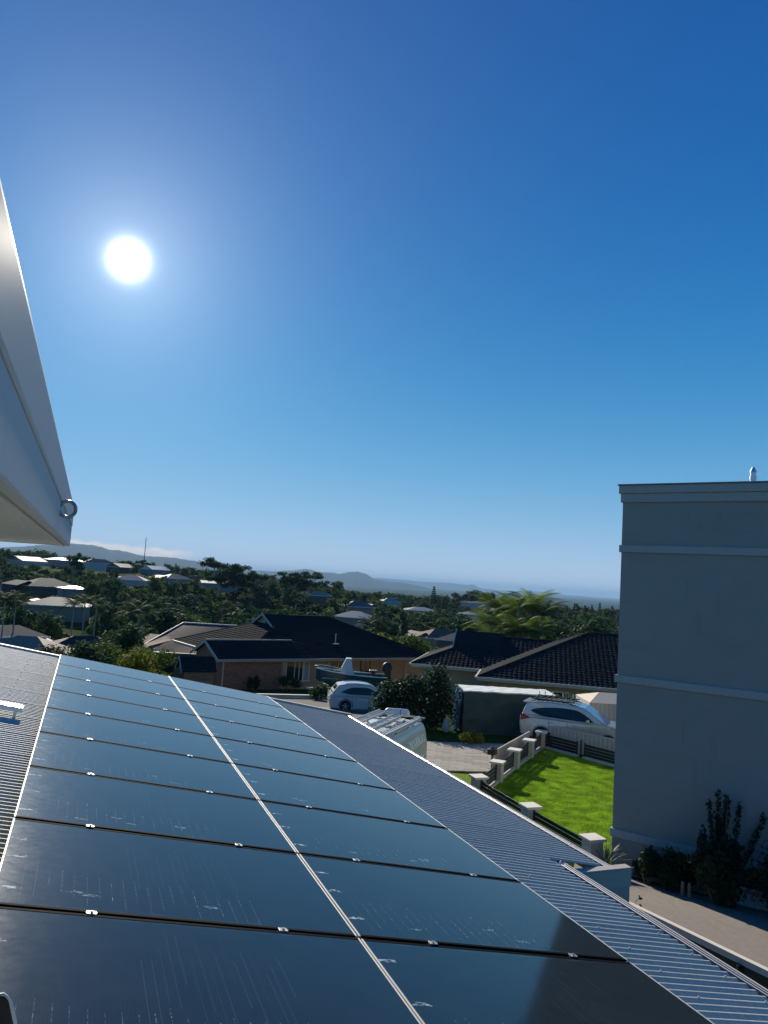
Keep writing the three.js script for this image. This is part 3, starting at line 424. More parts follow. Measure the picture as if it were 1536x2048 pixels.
// hip roof over a w x d rectangle (x 0..w, z 0..-d), eave height y; gablet cuts, tiles on the listed planes ('f' front, 'l' left, 'r' right, 'b' back)
function hipRoof(parent, w, d, y, pitch, tiledSides, m, fasciaM, hipL = d / 2, hipR = d / 2) {
  const h = d / 2 * Math.tan(pitch), v = (x, yy, z) => new THREE.Vector3(x, yy, z);
  const FL = v(0, y, 0), FR = v(w, y, 0), BR = v(w, y, -d), BL = v(0, y, -d), RL = v(hipL, y + h, -d / 2), RR = v(w - hipR, y + h, -d / 2);
  const ar = (q) => q.map((p) => [p.x, p.y, p.z]);
  const roof = part('roof', poly([ar([FL, FR, RR, RL]), ar([FR, BR, RR]), ar([BR, BL, RL, RR]), ar([BL, FL, RL]), ar([FL, BL, BR, FR]).map((p) => [p[0], p[1] - 0.02, p[2]])]), m, parent);
  const L = d / 2 / Math.cos(pitch), add = (g) => { const o = part('roof_tiles', g, m, roof); o.userData.kind = 'stuff'; };
  const cp = Math.cos(pitch), sp = Math.sin(pitch);
  if (tiledSides.includes('f')) add(tilePlane(FL, v(1, 0, 0), v(0, sp, -cp), w, L, (a, b) => a > hipL * b / L && a < w - hipR * b / L));
  if (tiledSides.includes('l') && hipL > 0.1) { const k = Math.hypot(hipL, h); add(tilePlane(BL, v(0, 0, 1), v(hipL / k, h / k, 0), d, k, (a, b) => a > (d / 2) * b / k && a < d - (d / 2) * b / k)); }
  if (tiledSides.includes('r') && hipR > 0.1) { const k = Math.hypot(hipR, h); add(tilePlane(FR, v(0, 0, -1), v(-hipR / k, h / k, 0), d, k, (a, b) => a > (d / 2) * b / k && a < d - (d / 2) * b / k)); }
  // ridge and hip capping
  const caps = []; for (const [a, b] of [[RL, RR], [FL, RL], [FR, RR], [BL, RL], [BR, RR]]) if (a.distanceTo(b) > 0.3) caps.push(bar([a.x, a.y + 0.03, a.z], [b.x, b.y + 0.03, b.z], 0.07, 8));
  part('ridge_capping', merge(caps), m, roof);
  part('fascia', merge([box(w + 0.06, 0.2, 0.04, w / 2, y - 0.1, 0.03), box(0.04, 0.2, d, -0.02, y - 0.1, -d / 2), box(0.04, 0.2, d, w + 0.02, y - 0.1, -d / 2)]), fasciaM, parent);
  part('gutter', merge([rbox(w + 0.2, 0.11, 0.12, 0.02, w / 2, y - 0.03, 0.11), rbox(0.12, 0.11, d, 0.02, -0.1, y - 0.03, -d / 2)]), fasciaM, parent);
  return roof;
}
function windowAt(parent, x, y, z, w, h, side = 'f', opts = {}) {
  const rot = side === 'f' ? 0 : -Math.PI / 2, g = (q) => q.rotateY(rot).translate(x, y, z);
  const win = part('window', g(box(w, h, 0.03)), opts.curtain ? curtain : glassPane, parent);
  part('frame', merge([g(box(w + 0.1, 0.07, 0.09, 0, h / 2 + .02, 0)), g(box(w + 0.16, 0.08, 0.14, 0, -h / 2 - .02, 0.02)), g(box(0.07, h, 0.09, -w / 2, 0, 0)), g(box(0.07, h, 0.09, w / 2, 0, 0)), g(box(0.05, h, 0.07, 0, 0, 0))]), opts.frame || M.white, win);
  return win;
}
{ // brick house with dark tiled hip roof, in the middle of the picture
  const X = [0.822, -0.569], gY = -2.35;
  const hM = thing('brick_house', 'brick and tan house with dark tiled hip roof and small gablet', 'house', [-11.08, gY, -54.89], Math.atan2(0.569, 0.822));
  const eave = 2.54, pitch = 21.8 * D2R;
  // local x along the front eave (a), z = -h
  const main = new THREE.Group(); main.name = 'main_roof'; main.position.set(1.4, 0, 0); hM.add(main);
  hipRoof(main, 18.6, 14.2, eave, pitch, 'fl', tileM[0], mat(0.36, 0.33, 0.28, 0.6));
  // gablet
  const gx = 8.4 - 1.4, gy = eave + 7.1 * Math.tan(pitch), gw = 2.1, gd = 1.0;
  part('gablet', poly([[[gx - 1.7, gy - 0.95 + 0.1, -7.1 + gw], [gx - 1.7, gy - 0.95 + 0.1, -7.1 - gw], [gx - 1.7, gy + 0.05, -7.1]]]), mat(0.42, 0.38, 0.32, 0.8), main);
  part('gablet_roof', poly([[[gx - 2.0, gy - 0.95, -7.1 + gw + 0.25], [gx + 0.6, gy - 0.95, -7.1 + gw + 0.25], [gx + 0.6, gy + 0.12, -7.1], [gx - 2.0, gy + 0.12, -7.1]], [[gx - 2.0, gy + 0.12, -7.1], [gx + 0.6, gy + 0.12, -7.1], [gx + 0.6, gy - 0.95, -7.1 - gw - 0.25], [gx - 2.0, gy - 0.95, -7.1 - gw - 0.25]]]), tileM[0], main);
  part('gablet_barge', merge([beam([gx - 2.02, gy - 0.98, -7.1 + gw + 0.28], [gx - 2.02, gy + 0.1, -7.1], 0.05, 0.2), beam([gx - 2.02, gy - 0.98, -7.1 - gw - 0.28], [gx - 2.02, gy + 0.1, -7.1], 0.05, 0.2)]), mat(0.40, 0.36, 0.30, 0.6), main);
  part('gablet_vent', box(0.05, 0.4, 0.3, gx - 1.73, gy - 0.5, -6.75), M.black, main);
  // front-left gabled wing: ridge along x at h = 2.7
  const wing = new THREE.Group(); wing.name = 'wing_roof'; hM.add(wing); const wr = 2.7 * Math.tan(pitch), cp = Math.cos(pitch), sp = Math.sin(pitch);
  part('roof', poly([[[-0.3, eave, 0.02], [8, eave, 0.02], [8, eave + wr, -2.7], [-0.3, eave + wr, -2.7]], [[-0.3, eave + wr, -2.7], [8, eave + wr, -2.7], [8, eave, -5.4], [-0.3, eave, -5.4]]]), tileM[0], wing);
  const wt = part('roof_tiles', tilePlane(new THREE.Vector3(-0.3, eave, 0.05), new THREE.Vector3(1, 0, 0), new THREE.Vector3(0, sp, -cp), 7.6, 2.9, () => true), tileM[0], wing); wt.userData.kind = 'stuff';
  part('ridge_capping', bar([-0.3, eave + wr + 0.05, -2.7], [7, eave + wr + 0.05, -2.7], 0.09), mat(0.22, 0.20, 0.18, 0.7), wing);
  part('barge_board', merge([beam([-0.34, eave - 0.12, 0.12], [-0.34, eave + wr - 0.02, -2.7], 0.05, 0.22), beam([-0.34, eave - 0.12, -5.52], [-0.34, eave + wr - 0.02, -2.7], 0.05, 0.22)]), mat(0.48, 0.44, 0.37, 0.6), wing);
  part('fascia', box(8.0, 0.2, 0.04, 3.7, eave - 0.08, 0.06), mat(0.36, 0.33, 0.28, 0.6), wing);
  part('gable_wall', poly([[[0.0, -0.5, -0.4], [0.0, eave, -0.4], [0.0, eave + wr * 0.93, -2.7], [0.0, eave, -5.1], [0.0, -0.5, -5.1]]]), brick, wing);
  part('brick_wall', wallUV(box(5.1, eave + 0.5, 4.6, 2.56, eave / 2 - 0.25, -2.72)), brick, hM);
  part('wall', wallUV(box(14.5, eave + 0.5, 12.6, 12.3, eave / 2 - 0.25, -7.4)), tanRender, hM);
  for (const z of [-1.5, -2.6, -3.7]) windowAt(hM, -0.02, 1.35, z, 0.62, 1.7, 's', { frame: mat(0.1, 0.1, 0.1, 0.5) });
  windowAt(hM, 6.6, 1.45, -1.05, 1.5, 1.5, 'f'); windowAt(hM, 7.45, 1.45, -1.06, 0.9, 1.5, 'f', { curtain: 1 });
  windowAt(hM, 10.6, 1.35, -1.05, 1.7, 1.8, 'f'); windowAt(hM, 13.3, 1.25, -1.05, 0.9, 1.9, 'f', { frame: mat(0.1, 0.1, 0.1, 0.5) });
  part('downpipe', merge([bar([5.2, -0.4, -0.15], [5.2, eave - 0.15, -0.15], 0.045), bar([0.15, -0.4, 0.0], [0.15, eave - 0.15, 0.0], 0.045), bar([17.4, -0.4, -1.0], [17.4, eave - 0.1, -1.0], 0.045)]), M.cream, hM);
  part('roof_vent', merge([cyl(0.05, 0.05, 0.8, 10, 10.9, eave + 1.4, -2.2), box(0.5, 0.03, 0.5, 10.9, eave + 0.95, -2.2)]), M.gutter, hM);
}
{ // house at right centre with two dark tiled roofs
  const hR = thing('tiled_house', 'tan house with large dark tiled hip roof behind the covered trailer', 'house', [6.39, -1.45, -46.56], Math.atan2(-0.205, 0.979));
  const eave = 2.52, pitch = 21.8 * D2R, fm = mat(0.58, 0.54, 0.46, 0.55);
  const main = new THREE.Group(); main.name = 'main_roof'; hR.add(main); hipRoof(main, 21, 14, eave, pitch, 'fl', tileM[1], fm);
  part('wall', wallUV(box(19.8, eave + 0.6, 12.8, 10.5, eave / 2 - 0.3, -7)), tanRender, hR);
  // rear-left wing
  const wing = new THREE.Group(); wing.name = 'wing_roof'; wing.position.set(-4.9, 0, -4.5); hR.add(wing);
  hipRoof(wing, 11, 9.6, eave, pitch, 'fl', tileM[1], fm, 4.8, 0.02);
  const gy = eave + 4.8 * Math.tan(pitch);
  part('gablet', poly([[[2.9, gy - 0.95, -4.8 + 2.0], [2.9, gy - 0.95, -4.8 - 2.0], [2.9, gy + 0.15, -4.8]]]), mat(0.40, 0.36, 0.30, 0.8), wing);
  part('gablet_roof', poly([[[2.55, gy - 0.95, -4.8 + 2.25], [6, gy - 0.95, -4.8 + 2.25], [6, gy + 0.3, -4.8], [2.55, gy + 0.3, -4.8]], [[2.55, gy + 0.3, -4.8], [6, gy + 0.3, -4.8], [6, gy - 0.95, -4.8 - 2.25], [2.55, gy - 0.95, -4.8 - 2.25]]]), tileM[1], wing);
  part('gablet_barge', merge([beam([2.52, gy - 1.0, -4.8 + 2.3], [2.52, gy + 0.3, -4.8], 0.06, 0.24), beam([2.52, gy - 1.0, -4.8 - 2.3], [2.52, gy + 0.3, -4.8], 0.06, 0.24)]), mat(0.62, 0.58, 0.5, 0.6), wing);
  part('wing_wall', wallUV(box(9.4, eave + 0.6, 8.4, -4.9 + 5.3, eave / 2 - 0.3, -4.5 - 4.8)), tanRender, hR);
  windowAt(hR, 0.58, 1.2, -1.6, 0.55, 1.6, 's', { frame: M.black }); windowAt(hR, 0.58, 1.2, -2.9, 0.55, 1.6, 's', { frame: M.black }); windowAt(hR, 1.3, 1.2, -0.58, 0.45, 1.5, 'f', { frame: M.black }); windowAt(hR, 4.6, 1.3, -0.58, 1.8, 1.3, 'f');
}
// generic hillside house: wall, hip or gable roof, windows, optional second roof
const rfm = (r, g, b, s = 0.2) => mat(r, g, b, 0.6, { ior: 1.05 + s * 0.4, map: rep(speck, 0.6, 0.6) });
const roofM = { tan: rfm(0.30, 0.22, 0.17), beige: rfm(0.30, 0.28, 0.22), grey: rfm(0.10, 0.11, 0.12, 0.3), light: rfm(0.26, 0.28, 0.30, 0.4), dark: rfm(0.03, 0.04, 0.05), blue: rfm(0.10, 0.13, 0.17, 0.3), white: mat(0.55, 0.55, 0.54, 0.4), brown: rfm(0.13, 0.09, 0.07), green: rfm(0.05, 0.075, 0.07) };
const wallM = { white: mat(0.42, 0.42, 0.40, 0.9), tan: mat(0.28, 0.22, 0.16, 0.9), grey: mat(0.20, 0.21, 0.22, 0.9), brick: mat(0.18, 0.11, 0.08, 0.95), dark: mat(0.05, 0.055, 0.06, 0.9) };
function hillHouse(key, label, rm, wm, o = {}) {
  const [, x, z, top, w0] = HILLS.find((h) => h[0] === key), w = w0, d = o.d || Math.min(w * 0.75, 11), st = o.storeys || 1, pitch = (o.pitch || 22) * D2R;
  const rise = d / 2 * Math.tan(pitch), base = gh(x, z) - 0.6, eave = Math.max(2.4 * st, top - base - rise);
  const t = thing('hillside_house', label, 'house', [x, base, z], Math.atan2(-x, -z) + Math.PI + (o.turn || 0), 'houses on the far hillside');
  part('wall', box(w - 0.9, eave, d - 0.9, 0, eave / 2, 0), wallM[wm], t);
  const W2 = w / 2, Dd = d / 2, hip = o.gable ? 0.01 : Math.min(Dd, W2 * 0.8), R = eave + rise;
  part('roof', poly([[[-W2, eave, Dd], [W2, eave, Dd], [W2 - hip, R, 0], [-W2 + hip, R, 0]], [[W2, eave, -Dd], [-W2, eave, -Dd], [-W2 + hip, R, 0], [W2 - hip, R, 0]], [[W2, eave, Dd], [W2, eave, -Dd], [W2 - hip, R, 0]], [[-W2, eave, -Dd], [-W2, eave, Dd], [-W2 + hip, R, 0]], [[-W2, eave - 0.18, Dd], [-W2, eave - 0.18, -Dd], [W2, eave - 0.18, -Dd], [W2, eave - 0.18, Dd]]]), roofM[rm], t);
  part('fascia', merge([box(w, 0.18, 0.05, 0, eave - 0.09, Dd), box(w, 0.18, 0.05, 0, eave - 0.09, -Dd), box(0.05, 0.18, d, W2, eave - 0.09, 0), box(0.05, 0.18, d, -W2, eave - 0.09, 0)]), M.white, t);
  for (const s of [0, ...(st > 1 ? [1] : [])]) for (const q of [-0.3, 0.05, 0.32]) windowAt(t, q * w, eave - 1.15 - 2.5 * s, Dd - 0.42, w * 0.11, 1.2, 'f');
  if (o.wing) { const ww = w * 0.45, dd = d * 0.7, sx = o.wing * w * 0.42, rz = Dd * 0.9, e2 = eave - 0.1, r2 = ww / 2 * Math.tan(pitch); part('wing_wall', box(ww - 0.7, e2, dd, sx, e2 / 2, rz), wallM[wm], t); part('wing_roof', poly([[[sx - ww / 2, e2, rz + dd / 2 + .4], [sx, e2 + r2, rz + dd / 2 - ww * .3], [sx, e2 + r2, rz - dd], [sx - ww / 2, e2, rz - dd]], [[sx, e2 + r2, rz + dd / 2 - ww * .3], [sx + ww / 2, e2, rz + dd / 2 + .4], [sx + ww / 2, e2, rz - dd], [sx, e2 + r2, rz - dd]], [[sx - ww / 2, e2, rz + dd / 2 + .4], [sx + ww / 2, e2, rz + dd / 2 + .4], [sx, e2 + r2, rz + dd / 2 - ww * .3]]]), roofM[rm], t); }
  return t;
}
hillHouse('two_storey', 'white two-storey house with grey hip roof on the ridge', 'grey', 'white', { storeys: 2, turn: 0.2 });
hillHouse('gable_grey', 'dark walled house with grey gable roof just right of the two-storey one', 'grey', 'dark', { gable: 1, turn: 0.9 });
hillHouse('light_grey', 'pale house with light grey roof below the ridge, left of the scrub', 'light', 'white', { turn: -0.25, wing: 1 });
hillHouse('bright_gable', 'house with bright metal gable roof near the mast', 'white', 'grey', { gable: 1, turn: 0.7 });
hillHouse('blue_grey', 'blue-grey house with pale gable end below the mast', 'blue', 'grey', { turn: 0.5, wing: 1 });
hillHouse('pale_tan', 'beige roofed house cut by the left frame edge halfway up', 'beige', 'tan', { turn: -0.2, wing: 1 });
hillHouse('dark_green', 'dark green-grey roofed house high on the left hillside', 'green', 'dark', { turn: 0.4, wing: 1 });
hillHouse('beige', 'long beige tiled house below the dark green roof at left', 'beige', 'tan', { turn: -0.15, pitch: 18, wing: 1 });
hillHouse('tan_near', 'nearest tan tiled house just beyond the steel roof at left', 'tan', 'brick', { turn: -0.45, d: 10, pitch: 24, wing: -1 });
hillHouse('tan_back', 'tan roofed house behind the nearest tan one at the left edge', 'tan', 'tan', { turn: 0.3 });
hillHouse('small', 'small pale roofed shed above the long beige house', 'white', 'grey', { turn: 0.3, pitch: 12 });
hillHouse('long_grey', 'long low grey roofed house left of the big gum trees', 'blue', 'grey', { turn: 0.15, pitch: 10, gable: 1 });
hillHouse('tan_top', 'brick house with pale hip roof under the round gum', 'beige', 'brick', { pitch: 26 });
hillHouse('mid_a', 'grey tiled house among trees above the brick house roof', 'grey', 'tan', { turn: 0.3, wing: -1 });
hillHouse('mid_b', 'light roofed house low above the brick house ridge', 'light', 'tan', { turn: -0.4 });
hillHouse('white_metal', 'white walled house with pale metal roof above the olive trees', 'light', 'white', { pitch: 14, turn: 0.25 });
hillHouse('white_far', 'long white house left of the palms, far up the slope', 'light', 'white', { pitch: 12, turn: -0.2 });
hillHouse('brown_a', 'brown tiled house in the valley above the gablet', 'brown', 'tan', { turn: 0.5, wing: 1 });
hillHouse('brown_b', 'brown tiled house in the valley just left of the palms', 'tan', 'brick', { turn: -0.2, wing: -1 });
hillHouse('long_white', 'row of long white buildings near the right horizon', 'grey', 'white', { pitch: 8, gable: 1 });
hillHouse('white_ridge', 'white metal roofed house on the ridge beside the lone gum', 'white', 'grey', { turn: -0.3, pitch: 12 });
hillHouse('far_left', 'pale gabled house under the eave tip on the left ridge', 'light', 'white', { gable: 1, turn: 0.8 });
hillHouse('dark_roof', 'dark slate roofed house behind the garden trees at left', 'dark', 'dark', { turn: 0.1, wing: 1 });
hillHouse('mid_far', 'small far house behind the big gums', 'light', 'white', {});
hillHouse('mid_far_b', 'small far house under the right-hand hills', 'light', 'white', { turn: 0.4 });
hillHouse('right_far', 'small pale far house right of the palms', 'beige', 'white', { turn: 0.2 });
{ // grey metal roofed house left of the brick house
  const t = thing('metal_roof_house', 'brown house with glossy grey metal roof left of the brick house', 'house', [-21.3, -3.5, -66.9], 0.06);
  const eave = 2.62, w = 9.5, d = 10.5, rs = 2.1; const seg = [];
  part('roof', poly([[[0, eave, 0.2], [w, eave, 0.2], [w - 1.5, eave + rs, -7.5], [2.6, eave + rs, -7.5]], [[0, eave, -d], [0, eave, 0.2], [2.6, eave + rs, -7.5]], [[w, eave, 0.2], [w, eave, -d], [w - 1.5, eave + rs, -7.5]], [[w, eave, -d], [0, eave, -d], [2.6, eave + rs, -7.5], [w - 1.5, eave + rs, -7.5]]]), mat(0.075, 0.07, 0.075, 0.6, { ior: 1.12 }), t);
  part('ridge_capping', merge([bar([2.6, eave + rs + 0.03, -7.5], [w - 1.5, eave + rs + 0.03, -7.5], 0.1), bar([0, eave + 0.03, 0.2], [2.6, eave + rs + 0.03, -7.5], 0.08)]), mat(0.36, 0.35, 0.33, 0.6), t);
  const ribs = []; for (let i = 1; i < 46; i++) { const u = i / 46, x0 = u * w, x1 = 2.6 + u * (w - 4.1); ribs.push(beam([x0, eave + 0.02, 0.2], [x1, eave + rs + 0.02, -7.5], 0.03, 0.03)); } part('roof_ribs', merge(ribs), mat(0.09, 0.085, 0.09, 0.6, { ior: 1.12 }), t).userData.kind = 'stuff';
  part('annex_roof', poly([[[-0.6, eave + 0.25, -0.6], [0.4, eave + 1.1, -4.0], [3.6, eave + 1.0, -4.0], [1.0, eave + 0.22, -0.5]]]).translate(-0.1, 0.1, 0.05), mat(0.24, 0.13, 0.075, 0.7, { ior: 1.1 }), t, 'annex roof with orange sunlight put into its colour');  // the orange of low sunlight is painted into this roof plane
  part('wall', wallUV(box(w - 1, eave + 0.5, d - 1, w / 2, eave / 2 - 0.25, -d / 2)), mat(0.22, 0.16, 0.13, 0.95), t); windowAt(t, 2.6, 1.3, -0.48, 1.6, 1.6, 'f', { frame: M.black }); part('gutter', rbox(w + 0.1, 0.12, 0.12, 0.02, w / 2, eave - 0.04, 0.28), M.gutter, t);
}
{ // small tiled porch in front of the brick house
  const t = thing('tiled_porch', 'small dark tiled gabled porch left of the brick house', 'porch', [-11.75, -1.8, -50.2], 0.45); t.scale.set(0.75, 1, 0.75);
  const e = 1.7, h = 0.85; part('roof', poly([[[-1.5, e, 0.9], [1.6, e, 0.9], [1.6, e + h, -0.5], [-1.5, e + h, -0.5]], [[1.6, e, -1.9], [-1.5, e, -1.9], [-1.5, e + h, -0.5], [1.6, e + h, -0.5]]]), tileM[0], t);
  const k = Math.hypot(1.4, h); part('roof_tiles', tilePlane(new THREE.Vector3(-1.5, e, 0.9), new THREE.Vector3(1, 0, 0), new THREE.Vector3(0, h / k, -1.4 / k), 3.0, k, () => true), tileM[0], t).userData.kind = 'stuff';
  part('barge_board', merge([beam([-1.52, e - 0.05, 0.95], [-1.52, e + h, -0.5], 0.05, 0.16), beam([-1.52, e - 0.05, -1.95], [-1.52, e + h, -0.5], 0.05, 0.16)]), M.cream, t);
  part('gable_wall', poly([[[-1.35, e - 0.1, 0.75], [-1.35, e + h - 0.12, -0.5], [-1.35, e - 0.1, -1.75]]]), brick, t); part('wall', box(2.6, 2.2, 2.3, 0.1, 0.55, -0.5), brick, t);
}
// ------------------------------------------------------------------ vehicles
// side profile cars: x = along the car (rear 0 .. front L), y up, z across
function buildCar(name, label, pos, turn, o) {
  const t = thing(name, label, 'car', pos, turn), { L, W, belt, top, arch, wheelR, x1, x2 } = o;
  const paint = o.paint, hw = W / 2;
  const sh = new THREE.Shape(); const g = o.clear; // lower body
  const body = o.body; sh.moveTo(...body[0]); for (const p of body.slice(1)) p.length === 4 ? sh.quadraticCurveTo(...p) : sh.lineTo(...p);
  sh.lineTo(x2 + arch, g); sh.absarc(x2, wheelR, arch, Math.asin((g - wheelR) / arch), Math.PI - Math.asin((g - wheelR) / arch), false); sh.lineTo(x1 + arch, g); sh.absarc(x1, wheelR, arch, Math.asin((g - wheelR) / arch), Math.PI - Math.asin((g - wheelR) / arch), false); sh.lineTo(...body[0]);
  const bend = (geo) => { const p = geo.attributes.position; for (let i = 0; i < p.count; i++) { const x = p.getX(i), y = p.getY(i), z = p.getZ(i); let k = 1; if (y > belt) k -= 0.20 * (y - belt) / (top - belt); else k -= 0.03 * Math.pow((belt - y) / belt, 2); const e = Math.max(0, Math.abs(x - L / 2) / (L / 2) - 0.62); k -= 0.5 * e * e * 1.1; p.setXYZ(i, x, y, z * k); } geo.computeVertexNormals(); return geo; };
  const ext = (s, w, bev) => new THREE.ExtrudeGeometry(s, { depth: w - 2 * bev, bevelEnabled: true, bevelSize: bev * 0.8, bevelThickness: bev, bevelSegments: 4, curveSegments: 18 }).translate(0, 0, -w / 2 + bev);
  part('body', bend(ext(sh, W, 0.07)), paint, t);
  const cs = new THREE.Shape(); cs.moveTo(...o.cabin[0]); for (const p of o.cabin.slice(1)) p.length === 4 ? cs.quadraticCurveTo(...p) : cs.lineTo(...p);
  part('cabin', bend(ext(cs, W - 0.06, 0.07)), paint, t);
  const ws = new THREE.Shape(); ws.moveTo(...o.win[0]); for (const p of o.win.slice(1)) p.length === 4 ? ws.quadraticCurveTo(...p) : ws.lineTo(...p);
  for (const s of [1, -1]) { const wg = new THREE.ExtrudeGeometry(ws, { depth: 0.012, bevelEnabled: false, curveSegments: 16 }).translate(0, 0, s > 0 ? hw - 0.026 : -hw + 0.014); const win = part('side_window', bend(wg), M.glassDark, t); for (const px of o.pillars) part('window_pillar', bend(box(0.07, (top - belt) * 0.62, 0.016, px, belt + (top - belt) * 0.45, s * (hw - 0.014))), M.black, win); }
  part('rear_window', bend(beam([o.rw[0], o.rw[1], 0], [o.rw[2], o.rw[3], 0], W * 0.72, 0.03)), M.glassDark, t); part('windscreen', bend(beam([o.fw[0], o.fw[1], 0], [o.fw[2], o.fw[3], 0], W * 0.76, 0.03)), M.glassDark, t);
  for (const x of [x1, x2]) for (const s of [-1, 1]) { const w = part('wheel', new THREE.TorusGeometry(wheelR - 0.085, 0.088, 12, 30).scale(1, 1, 1.25).translate(x, wheelR, s * (hw - 0.14)), M.rubber, t); const sp = [cyl(wheelR * 0.68, wheelR * 0.68, 0.10, 24).rotateX(Math.PI / 2)]; part('rim', merge(sp).translate(x, wheelR, s * (hw - 0.13)), mat(0.04, 0.04, 0.045, 0.5), w); const spk = []; for (let k = 0; k < 5; k++) spk.push(box(0.055, wheelR * 0.62, 0.03, 0, wheelR * 0.32, 0).rotateZ(k * Math.PI * 0.4)); part('spokes', merge(spk).translate(x, wheelR, s * (hw - 0.07)), M.alu, w); part('arch_trim', bend(new THREE.TorusGeometry(arch + 0.02, 0.03, 8, 24, Math.PI).translate(x, wheelR, s * (hw - 0.02))), o.trim, t); }
  for (const s of [-1, 1]) { part('tail_light', bend(o.tail(s, hw)), mat(0.32, 0.012, 0.02, 0.25), t); part('head_light', rbox(0.28, 0.16, 0.3, 0.04, L - 0.2, belt * 0.78, s * (hw - 0.3)), mat(0.6, 0.62, 0.65, 0.15), t); part('mirror', rbox(0.14, 0.15, 0.22, 0.04, o.mirror, belt + 0.1, s * (hw + 0.09)), o.mirrorM || paint, t); for (const hx of o.handles) part('door_handle', rbox(0.2, 0.035, 0.03, 0.012, hx, belt - 0.16, s * (hw + 0.005)), M.chrome, t); part('roof_rail', new THREE.TubeGeometry(new THREE.CatmullRomCurve3(o.rail.map(([x, y]) => new THREE.Vector3(x, y, s * hw * 0.72))), 20, 0.022, 6), o.railM, t); for (const dx of o.seams) part('door_seam', bend(box(0.014, belt * 0.62, 0.01, dx, belt * 0.62, s * (hw + 0.001))), M.black, t); }
  part('rear_bumper', bend(rbox(0.16, 0.24, W * 0.94, 0.05, 0.06, 0.47, 0)), o.trim, t); part('front_bumper', bend(rbox(0.16, 0.26, W * 0.94, 0.05, L - 0.07, 0.42, 0)), o.trim, t); part('sill', bend(rbox(x2 - x1 - arch * 2, 0.11, W * 0.97, 0.03, (x1 + x2) / 2, o.clear + 0.03, 0)), o.trim, t); part('number_plate', box(0.012, 0.12, 0.38, -0.03, 0.78, 0), M.white, t);
  return t;
}
const pearl = new THREE.MeshPhysicalMaterial({ color: lin(0.50, 0.50, 0.48), roughness: 0.35, clearcoat: 1, clearcoatRoughness: 0.06 });
const silverPaint = new THREE.MeshPhysicalMaterial({ color: lin(0.50, 0.49, 0.46), roughness: 0.35, metalness: 0.35, clearcoat: 1, clearcoatRoughness: 0.06 });
buildCar('white_hatchback', 'white crossover hatchback parked before the boat, rear to the left', [-2.6, -1.28, -45.5], 0.16, {
  L: 4.45, W: 1.8, belt: 0.98, top: 1.6, arch: 0.40, wheelR: 0.345, x1: 0.92, x2: 3.55, clear: 0.24, paint: pearl, trim: M.black,
  body: [[0.06, 0.28], [0.0, 0.6], [0.03, 0.86], [0.12, 1.0], [1.0, 1.02], [3.3, 0.98], [4.1, 0.88, 4.36, 0.72], [4.45, 0.5], [4.40, 0.24]],
  cabin: [[0.12, 0.95], [0.2, 1.12], [0.52, 1.5], [1.0, 1.6, 1.7, 1.6], [2.3, 1.58, 2.6, 1.46], [3.4, 0.98], [3.35, 0.92]],
  win: [[0.62, 1.16], [1.0, 1.40, 1.3, 1.44], [1.7, 1.47, 2.2, 1.45], [2.5, 1.4, 3.0, 1.06], [2.0, 1.02, 1.2, 1.04]], pillars: [1.9], rw: [0.13, 1.09, 0.43, 1.47], fw: [2.66, 1.45, 3.36, 1.02],
  tail: (s, hw) => merge([rbox(0.3, 0.16, 0.12, 0.03, 0.2, 0.92, s * (hw - 0.09)), rbox(0.1, 0.2, 0.3, 0.03, 0.05, 0.9, s * (hw - 0.24))]), mirror: 2.95, handles: [1.55, 2.5], rail: [[0.75, 1.55], [0.95, 1.64], [1.8, 1.66], [2.4, 1.58], [2.5, 1.52]], railM: pearl, seams: [1.32, 2.28, 3.1] });
const suv = buildCar('silver_four_wheel_drive', 'silver four-wheel drive with roof rack parked behind the lawn fence', [6.95, -0.12, -34.35], Math.atan2(-1.21, 2.72), {
  L: 4.8, W: 1.85, belt: 1.18, top: 1.80, arch: 0.44, wheelR: 0.39, x1: 0.95, x2: 3.75, clear: 0.36, paint: silverPaint, trim: silverPaint,
  body: [[0.06, 0.42], [0.0, 0.8], [0.02, 1.1], [0.08, 1.2], [1.0, 1.20], [3.4, 1.16], [4.3, 1.08, 4.66, 0.98], [4.8, 0.7], [4.74, 0.36]],
  cabin: [[0.06, 1.12], [0.12, 1.32], [0.26, 1.66], [0.6, 1.78, 1.4, 1.80], [2.3, 1.81, 2.7, 1.70], [3.55, 1.18], [3.5, 1.1]],
  win: [[0.42, 1.42], [0.6, 1.55, 1.2, 1.62], [1.9, 1.70, 2.4, 1.64], [2.75, 1.55, 3.15, 1.24], [2.0, 1.20, 1.1, 1.24], [0.7, 1.28, 0.42, 1.42]], pillars: [], rw: [0.10, 1.3, 0.22, 1.6], fw: [2.76, 1.68, 3.5, 1.22],
  tail: (s, hw) => new THREE.ExtrudeGeometry(new THREE.Shape([[0.0, 0.98], [0.0, 1.28], [0.12, 1.25], [0.46, 1.12], [0.12, 1.0]].map((p) => new THREE.Vector2(...p))), { depth: 0.05, bevelEnabled: false }).translate(0, 0, s > 0 ? hw - 0.035 : -hw - 0.015), mirror: 2.92, mirrorM: M.chrome, handles: [2.35, 1.35], rail: [[0.4, 1.80], [0.6, 1.87], [2.0, 1.88], [2.4, 1.80]], railM: M.black, seams: [1.25, 2.05, 3.05] });
part('roof_platform', merge([0.5, 0.72, 0.95, 1.2, 1.45, 1.7, 1.95, 2.2].map((x) => rbox(0.05, 0.035, 1.35, 0.01, x, 1.93, 0)).concat([rbox(1.9, 0.045, 0.05, 0.01, 1.35, 1.93, 0.66), rbox(1.9, 0.045, 0.05, 0.01, 1.35, 1.93, -0.66)])), M.black, suv);
